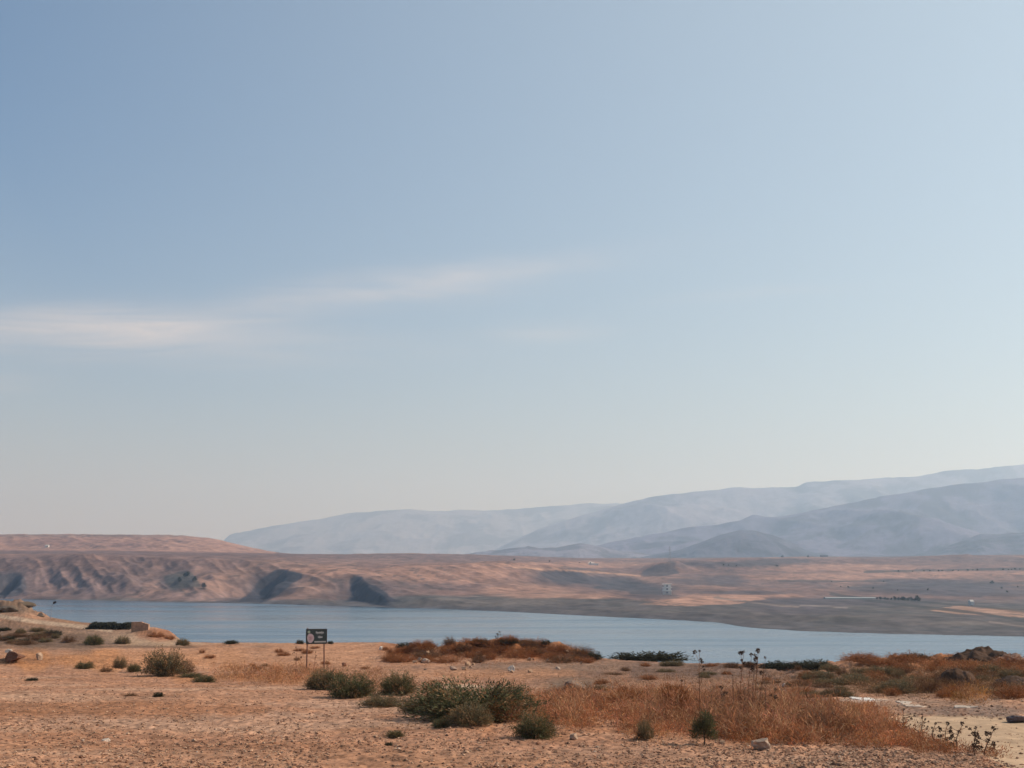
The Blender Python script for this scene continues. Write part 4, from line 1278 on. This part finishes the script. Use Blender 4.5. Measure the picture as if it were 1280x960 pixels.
for k in range(26):
    u_ = random.uniform(500, 730)
    v_ = random.uniform(812, 842)
    if proto_stone is None:
        proto_stone = rock(u_, v_, 7, 4, (0.40, 0.25, 0.16), 'tan stone among many like it on the rubble ridge and its foot', 1100, 'stones of the rubble ridge')
    else:
        o = proto_stone.copy()
        COL.objects.link(o)
        p, m = spot(u_, v_)
        o.location = tuple(p)
        s_ = random.uniform(0.5, 1.3)
        o.scale = (s_, s_, s_ * random.uniform(0.7, 1.3))
        o.rotation_euler = (0, 0, random.uniform(0, 6.28))


def slab(u, v, wpx, label, seed, wd=0.5, tint=(0.50, 0.40, 0.32), rz=0.0):
    """A thin broken slab lying on the ground."""
    p, m = spot(u, v)
    r = np.random.default_rng(seed)
    n = 14
    an = np.linspace(0, 2 * math.pi, n, endpoint=False)
    rad = 1 + 0.22 * r.normal(size=n)
    x, y = np.cos(an) * rad * wpx * m / 2, np.sin(an) * rad * wd
    zt = ground_z(p[0] + x, p[1] + y) - p[2]
    v_ = np.concatenate([np.stack([x, y, zt + 0.025], 1), np.stack([x * 1.06, y * 1.06, zt - 0.06], 1), [(0, 0, float(zt.mean()) + 0.035)]])
    f_ = [(i, (i + 1) % n, 2 * n) for i in range(n)] + [(i, n + i, n + (i + 1) % n) for i in range(n)] + [(i, n + (i + 1) % n, (i + 1) % n) for i in range(n)]
    o = mesh_np('stone_slab', v_, f_, M_STONE, col=np.array(tint) * (1 + 0.1 * r.normal(size=(len(v_), 1))), smooth=False, loc=tuple(p))
    return tag(o, label, 'slab', 'pale slabs lying by the track')


slab(1078, 874, 26, 'brightest white slab, farthest left of those beyond the track', 1, 0.9, (0.66, 0.60, 0.54))
slab(1045, 876, 40, 'long pinkish pale slab left of the brightest white one', 2, 0.7, (0.44, 0.31, 0.23))
slab(1128, 877, 16, 'short pale slab above another between the white slab and the track', 3, 0.6)
slab(1138, 882, 32, 'wide pale slab nearest the upper edge of the track', 4, 0.6, (0.47, 0.36, 0.28))
slab(1206, 884, 28, 'thin pale slab farthest right above the track', 5, 0.4)


def heap(u, v, wpx, hpx, deep, tint, label, seed, group='dark earth heaps'):
    """A heap of dumped earth with its own uneven top, sitting in the ground."""
    p, m = spot(u, v)
    r_ = wpx * m / 2
    n = 72
    X, Y = np.meshgrid(np.linspace(-1.15, 1.15, n), np.linspace(-1.15, 1.15, n), indexing='ij')
    e = X ** 2 + Y ** 2
    x, y = X * r_, Y * deep
    z = hpx * m * (np.clip(1 - e, 0, 1) ** 0.65 * (1 + 0.22 * fbm(x / 1.0 + seed, y / 1.0, 4, seed)) + 0.15 * fbm(x / 0.3, y / 0.3, 4, seed + 3, 0.6))
    gz = ground_z(p[0] + x, p[1] + y) - p[2]
    z = gz + np.where(e < 1.0, z, -0.3)
    col = np.ones(x.shape + (3,)) * np.array(tint) * (1 + 0.5 * fbm(x / 0.5, y / 0.5, 4, seed + 6))[..., None]
    o = mesh_np('earth_heap', np.stack([x, y, z], -1).reshape(-1, 3), grid_faces(n, n), M_GROUND, col=col.reshape(-1, 3), loc=tuple(p))
    return tag(o, label, 'earth heap', group)


heap(1224, 829, 100, 18, 2.2, (0.078, 0.043, 0.027), 'large dark earth mound on the skyline at the right, against the lake', 3)
heap(1258, 830, 44, 12, 1.8, (0.24, 0.15, 0.11), 'paler flank of spoil on the right of the large dark mound', 4)
heap(1196, 856, 46, 20, 1.2, (0.080, 0.043, 0.026), 'dark earth heap in front of and left of the large mound', 5)
heap(1268, 858, 50, 12, 1.2, (0.085, 0.05, 0.034), 'low dark earth heap at the right edge below the large mound', 6)

# ------------------------------------------------------------------ the sign on two posts
p, m = spot(383, 836)
p2, m2 = spot(404.5, 836)
sgn = empty('sign', p, 'dark green notice board with pale lettering on two rusty posts', 'sign')
W, Ht = 24.0 * m, 48 * m
pan_b, pan_t = 30.5 * m, 47.0 * m
for k, x in enumerate((0.0, W * 0.90)):
    pb = MB()
    pb.tube([(x, 0, -0.3), (x + (0.03 if k == 0 else -0.02), 0, Ht * 0.5), (x + (0.05 if k == 0 else -0.01), 0, Ht + (0.05 if k == 0 else -0.06))], 0.045, (0.16, 0.075, 0.05), 6)
    pb.build('post', M_RUST, sgn)
DG = (0.055, 0.078, 0.070)
pn = MB()
x0, x1 = 0.0, W
pn.box((x0, -0.085, pan_b), (x1, -0.055, pan_t), DG)
board = pn.build('panel', M_PAINT, sgn)
fr = MB()
for lo, hi in (((x0 - 0.03, -0.10, pan_t), (x1 + 0.03, -0.04, pan_t + 0.045)), ((x0 - 0.03, -0.10, pan_b - 0.045), (x1 + 0.03, -0.04, pan_b)),
               ((x0 - 0.045, -0.10, pan_b), (x0, -0.04, pan_t)), ((x1, -0.10, pan_b), (x1 + 0.045, -0.04, pan_t))):
    fr.box(lo, hi, (0.075, 0.07, 0.065))
fr.build('frame', M_RUST, board)
PALE = (0.72, 0.74, 0.69)


def on_board(fx, fz):
    return x0 + fx * (x1 - x0), pan_t - fz * (pan_t - pan_b)


def disc(cx, cz, rx, rz_, y, c_, n=26, wob_=0.0):
    b_ = MB()
    an = np.linspace(0, 2 * math.pi, n, endpoint=False)
    rr = 1 + wob_ * np.sin(3 * an + 1)
    front = np.stack([cx + np.cos(an) * rx * rr, np.full(n, y), cz + np.sin(an) * rz_ * rr], 1)
    back = front + np.array((0, 0.012, 0))
    f_ = [(i, (i + 1) % n, 2 * n) for i in range(n)] + [(i, n + i, n + (i + 1) % n) for i in range(n)] + [(i, n + (i + 1) % n, (i + 1) % n) for i in range(n)]
    b_.add(np.concatenate([front, back, [(cx, y, cz)]]), f_, c_)
    return b_


cx, cz = on_board(0.20, 0.62)
em = disc(cx, cz, 0.215, 0.29, -0.098, (0.68, 0.54, 0.52), wob_=0.04)
em.add(*[disc(cx + 0.01, cz + 0.01, 0.12, 0.14, -0.103, (0.68, 0.46, 0.44)).v[0], np.array([(i, (i + 1) % 26, 52) for i in range(26)])], (0.68, 0.46, 0.44))
for q in ((-0.05, 0.05, 0.06, 0.02), (0.03, 0.0, 0.02, 0.07), (-0.02, -0.06, 0.09, 0.018)):
    em.box((cx + q[0] - q[2] / 2, -0.110, cz + q[1] - q[3] / 2), (cx + q[0] + q[2] / 2, -0.105, cz + q[1] + q[3] / 2), (0.22, 0.12, 0.14))
em.build('emblem', M_PAINT, board)
cx, cz = on_board(0.12, 0.17)
disc(cx, cz, 0.085, 0.085, -0.096, (0.42, 0.50, 0.36)).build('emblem', M_PAINT, board)
# two lines of faded cursive lettering and a pale strip, too worn to read
random.seed(21)
for (f0, f1_, fz, hgt) in ((0.47, 0.88, 0.24, 0.19), (0.58, 0.80, 0.57, 0.19)):
    lt = MB()
    xa, zc_ = on_board(f0, fz)
    xb, _ = on_board(f1_, fz)
    lt.box((xa, -0.090, zc_ - 0.028), (xb, -0.0855, zc_ + 0.005), PALE)
    x = xa
    while x < xb - 0.02:
        w_ = random.uniform(0.025, 0.05)
        hh = random.uniform(0.4, 1.0) * hgt * 0.6
        lt.box((x, -0.092, zc_ - 0.02), (x + 0.022, -0.0857, zc_ + hh), PALE)
        if random.random() < 0.5:
            lt.box((x, -0.093, zc_ - 0.085), (x + 0.024, -0.0858, zc_ - 0.06), PALE)
        if random.random() < 0.4:
            lt.box((x, -0.094, zc_ - 0.02), (x + w_ * 1.1, -0.0859, zc_ + hh * 0.45), PALE)
        x += w_ + 0.012
    lt.build('lettering', M_PAINT, board)
sp = MB()
xa, za = on_board(0.40, 0.94)
xb, zb = on_board(0.985, 0.84)
sp.box((xa, -0.0895, za), (xb, -0.0855, zb), (0.58, 0.57, 0.50))
sp.build('strip', M_PAINT, board)
sgn.rotation_euler = (0, -0.012, 0.05)

# ------------------------------------------------------------------ things on the left bank
p, m = spot(63, 773.5)
lp = empty('lamp_post', p, 'thin leaning grey post with a dark lamp head on the left bank', 'lamp post')
h_ = 20 * m
b1 = MB()
b1.tube([(0, 0, -0.3), (0.03 * h_, 0, 0.5 * h_), (0.10 * h_, 0, 0.85 * h_), (0.17 * h_, 0, 0.97 * h_)], (0.055, 0.045, 0.04, 0.035), (0.22, 0.25, 0.30), 6)
b1.build('pole', M_PAINT, lp)
b2 = MB()
b2.tube([(0.12 * h_, 0, 0.93 * h_), (0.17 * h_, 0, 0.965 * h_), (0.30 * h_, -0.02, 1.04 * h_)], (0.10, 0.21, 0.15), (0.03, 0.03, 0.035), 8)
b2.build('lamp_head', M_PAINT, lp)

p, m = spot(137, 787)
hg = empty('hedge', p, 'long low dark hedge on the left bank beside the mud-brick wall', 'hedge')
rng = np.random.default_rng(5)
L_, Hh = 54 * m, 9.5 * m
n = 7000
X = rng.uniform(-L_ / 2, L_ / 2, n)
topz = Hh * (0.78 + 0.45 * fbm(X / 0.9, X * 0, 3, 3) + 0.15 * sstep(-L_ / 2, -L_ / 4, X))
topz = topz * sstep(-L_ / 2 - 0.2, -L_ / 2 + 0.9, X)
Z = rng.random(n) ** 0.7 * topz
Y = rng.normal(size=n) * 0.4
hb = MB()
gz_ = ground_z(p[0] + X, p[1] + Y) - p[2]
hb.leaves(np.stack([X, Y, Z + gz_], 1), rng.normal(size=(n, 3)) + np.array((0, 0, 0.6)), 0.24, 0.11, np.array((0.045, 0.046, 0.030)) * rng.uniform(0.6, 1.5, (n, 1)))
hb.build('foliage', M_LEAF, hg)
hs_ = MB()
for x in np.linspace(-L_ / 2 + 0.3, L_ / 2 - 0.3, 14):
    zz_ = float(ground_z(p[0] + x, p[1]) - p[2])
    hs_.tube([(x, 0, zz_ - 0.1), (x + 0.05, 0, zz_ + Hh * 0.4), (x - 0.04, 0.05, zz_ + Hh * 0.75)], (0.04, 0.03, 0.015), (0.08, 0.06, 0.045), 5)
hs_.build('stem', M_BARK, hg)

p, m = spot(175.5, 788)
wl = empty('wall', p, 'short pale mud-brick wall at the right end of the dark hedge', 'wall')
wb = MB()
W_, H_ = 21 * m, 10 * m
nx, nz = 9, 5
for i in range(nx):
    hcol = H_ * (1 - 0.22 * max(0, i - 5) / 3) - 0.05 * random.random()
    for j in range(nz):
        xa, xb = -W_ / 2 + W_ * i / nx, -W_ / 2 + W_ * (i + 1) / nx
        za, zb = -0.6 + (hcol + 0.6) * j / nz, -0.6 + (hcol + 0.6) * (j + 1) / nz
        o_ = 0.02 * random.random()
        wb.box((xa + 0.004, -0.25 - o_, za + 0.004), (xb - 0.004, 0.25, zb - 0.004), np.array((0.40, 0.24, 0.155)) * random.uniform(0.85, 1.12))
wb.build('brickwork', M_WALL, wl)
cp = MB()
cp.box((-W_ / 2, -0.23, H_ * 0.97), (W_ * 0.10, 0.23, H_ * 1.04), (0.36, 0.21, 0.14))
cp.build('coping', M_WALL, wl)

# ------------------------------------------------------------------ things far beyond the lake
def far_spot(u, v):
    for k in range(30):
        q = on_ground(u, v + k * 0.5, FAR_T)[0]
        if not np.isnan(q[0]):
            return q, q[1] / F
    raise ValueError((u, v))


p, m = far_spot(834, 743)
bl = empty('building', p, 'small pale three-storey tower-like building beyond the lake', 'building')
W_, H_ = 9.5 * m, 13 * m
bw = MB()
bw.box((-W_ / 2, -W_ / 2, -2), (W_ / 2, W_ / 2, H_ * 0.32), (0.62, 0.55, 0.49))
bw.box((-W_ / 2, -W_ / 2, H_ * 0.38), (W_ * 0.42, W_ / 2, H_ * 0.62), (0.78, 0.74, 0.68))
bw.box((-W_ * 0.38, -W_ / 2, H_ * 0.68), (W_ * 0.42, W_ / 2, H_ * 0.92), (0.78, 0.74, 0.68))
bw.build('wall', M_WALL, bl)
for k, z in enumerate((0.32, 0.62, 0.92)):
    fl = MB()
    fl.box((-W_ * 0.56, -W_ * 0.60, H_ * z), (W_ * 0.56, W_ * 0.56, H_ * (z + 0.06)), (0.78, 0.74, 0.68))
    fl.build('roof' if k == 2 else 'floor_slab', M_WALL, bl)
for z in (0.10, 0.42, 0.72):
    wd = MB()
    wd.box((-W_ * 0.16, -W_ / 2 - 0.06, H_ * z), (W_ * 0.04, -W_ / 2 - 0.004, H_ * (z + 0.16)), (0.24, 0.21, 0.19))
    wd.build('window', M_PAINT, bl)

p, m = far_spot(742, 706)
tn = empty('shed', p, 'small white shed on the plateau edge beyond the lake', 'shed')
W_ = 12 * m
tb = MB()
tb.box((-W_ / 2, -3, -2), (W_ / 2, 3, 2.6), (0.6, 0.56, 0.52))
tb.build('wall', M_WALL, tn)
tb = MB()
xs = np.linspace(-W_ / 2 - 0.4, W_ / 2 + 0.4, 9)
tv = np.array([(x, y, 2.7 + 1.8 * (1 - (2 * x / W_) ** 2 * 0.8)) for x in xs for y in (-3.3, 3.3)])
tb.add(tv, [(2 * i, 2 * i + 2, 2 * i + 3, 2 * i + 1) for i in range(8)], (0.7, 0.67, 0.63))
tb.build('roof', M_WALL, tn)

p, m = far_spot(1062, 748.5)
gh = empty('greenhouse', p, 'long thin white greenhouse on the grey flats beyond the lake', 'greenhouse')
L_ = 62 * m
gb = MB()
gb.box((-L_ / 2, -4, -2), (L_ / 2, 4, 0.7), (0.30, 0.31, 0.30))
gb.build('wall', M_PAINT, gh)
gb = MB()
an = np.linspace(0, math.pi, 9)
gvv = np.array([(x, -4.1 * math.cos(a), 0.7 + 0.9 * math.sin(a)) for x in (-L_ / 2, L_ / 2) for a in an])
gb.add(gvv, [(i, i + 1, 9 + i + 1, 9 + i) for i in range(8)], (0.32, 0.33, 0.32))
gb.build('roof', M_PAINT, gh)

for i, (u_, v_, w_, lab) in enumerate(((59, 684, 4, 'tiny white house on the far left plateau'), (1030, 695.5, 9, 'grey low house on the skyline before the blue slope'),
                                       (1214, 756.5, 4, 'tiny white house beside the dark road line at the right, beyond the lake'))):
    p, m = far_spot(u_, v_)
    hs = empty('house', p, lab, 'house')
    W_ = w_ * m
    c_ = (0.6, 0.56, 0.52) if i != 1 else (0.14, 0.14, 0.15)
    b_ = MB()
    b_.box((-W_ / 2, -3, -2), (W_ / 2, 3, 3.2), c_)
    b_.build('wall', M_WALL, hs)
    b_ = MB()
    b_.add([(-W_ / 2 - 0.3, -3.4, 3.15), (W_ / 2 + 0.3, -3.4, 3.15), (W_ / 2 + 0.3, 3.4, 3.15), (-W_ / 2 - 0.3, 3.4, 3.15), (-W_ / 2, 0, 4.6), (W_ / 2, 0, 4.6)],
           [(0, 1, 5, 4), (3, 4, 5, 2), (0, 4, 3, 3), (1, 2, 5, 5)], np.array(c_) * 0.85)
    b_.build('roof', M_WALL, hs)

p, m = far_spot(837.5, 701)
py = empty('power_pylon', p, 'thin lattice power pylon in front of the far mountains', 'pylon')
h_ = 18 * m
b_ = MB()
for sx_ in (-1, 1):
    for sy_ in (-1, 1):
        b_.tube([(sx_ * 2.6, sy_ * 2.6, -2), (sx_ * 0.9, sy_ * 0.9, h_ * 0.6), (sx_ * 0.4, sy_ * 0.4, h_)], 0.16, (0.25, 0.25, 0.26), 4)
for k in range(6):
    z0, z1 = h_ * k / 6, h_ * (k + 1) / 6
    r0, r1 = 2.6 - 2.2 * k / 6, 2.6 - 2.2 * (k + 1) / 6
    b_.tube([(-r0, -r0, z0), (r1, -r1, z1)], 0.12, (0.2, 0.2, 0.21), 4)
    b_.tube([(r0, r0, z0), (-r1, r1, z1)], 0.12, (0.2, 0.2, 0.21), 4)
b_.build('tower', M_PAINT, py)
for z in (0.72, 0.86):
    b_ = MB()
    b_.tube([(-4.6, 0, h_ * z), (0, 0, h_ * z + 0.7), (4.6, 0, h_ * z)], 0.2, (0.2, 0.2, 0.21), 4)
    b_.build('cross_arm', M_PAINT, py)

# trees of the far bank: trunk and ragged crown
TREE = []


def far_tree(u, v, hpx, label, group):
    p, m = far_spot(u, v)
    if len(TREE) < 3:
        global rng
        rng = np.random.default_rng(60 + len(TREE))
        o = empty('tree', p, label, 'tree', group)
        b_ = MB()
        b_.tube([(0, 0, -0.1), (0.02, 0, 0.2), (0.0, 0.02, 0.5)], (0.035, 0.028, 0.015), (0.07, 0.055, 0.045), 5)
        b_.build('trunk', M_BARK, o)
        n = 420
        q = rng.normal(size=(n, 3))
        q /= np.linalg.norm(q, axis=1, keepdims=True)
        ctr = np.array([(0, 0, 0.6), (0.2, 0, 0.45), (-0.2, 0.1, 0.42), (0.05, -0.1, 0.8), (0.1, 0.2, 0.5)])[rng.integers(0, 5, n)]
        b_ = MB()
        b_.leaves(ctr + q * 0.22 * rng.random((n, 1)) ** 0.4, q + rng.normal(size=(n, 3)) * 0.5, 0.16, 0.09, np.array((0.05, 0.055, 0.032)) * rng.uniform(0.6, 1.5, (n, 1)))
        b_.build('crown', M_LEAF, o)
        TREE.append(o)
    else:
        o = copy_tree(TREE[random.randrange(3)])
        tag(o, label, 'tree', group)
        o.location = tuple(p)
    s_ = hpx * m
    w_ = s_ * random.uniform(1.0, 1.6)
    o.scale = (w_, w_, s_)
    o.rotation_euler = (0, 0, random.uniform(0, 6.28))
    return o


random.seed(4)
for k in range(13):
    far_tree(1097 + k * 4.3 + random.uniform(-1, 1), 749.5 + 0.2 * k, random.uniform(2.6, 5.5), 'small dark tree in the row right of the long white greenhouse', 'trees in the row beyond the lake')
far_tree(1147, 752, 7, 'tallest dark tree at the right end of the row beyond the lake', 'trees in the row beyond the lake')
for (u_, v_, h__, lab) in ((233, 722, 7, 'dark round tree highest on the far left slope'), (243, 727, 6, 'dark tree on the far left slope just right of the highest'),
                           (255, 735, 6, 'lowest dark tree on the far left slope'), (224, 728, 6, 'dark tree on the far left slope left of the lowest ones'),
                           (978, 697, 3, 'low dark tree on the skyline before the blue slope, left'), (1010, 697, 3, 'low dark tree on the skyline left of the grey house'),
                           (1240, 730, 4, 'dark tree on the field edge at the right, beyond the lake')):
    far_tree(u_, v_, h__, lab, 'lone trees beyond the lake')
FLD = 'dark low tree among others dotted along the field edges beyond the lake'
for k in range(40):
    t = random.random()
    if k % 2:
        u_, v_ = 1080 + 210 * t, 715.5 - 4 * t
    else:
        u_, v_ = random.choice(((970 + 140 * t, 727), (900 + 80 * t, 706 + 6 * random.random()), (1050 + 230 * t, 733 + 8 * random.random()), (640 + 150 * t, 700 + 6 * t)))
    far_tree(u_, v_ + 0.6, random.uniform(1.3, 2.6), FLD, 'trees along the far field edges')
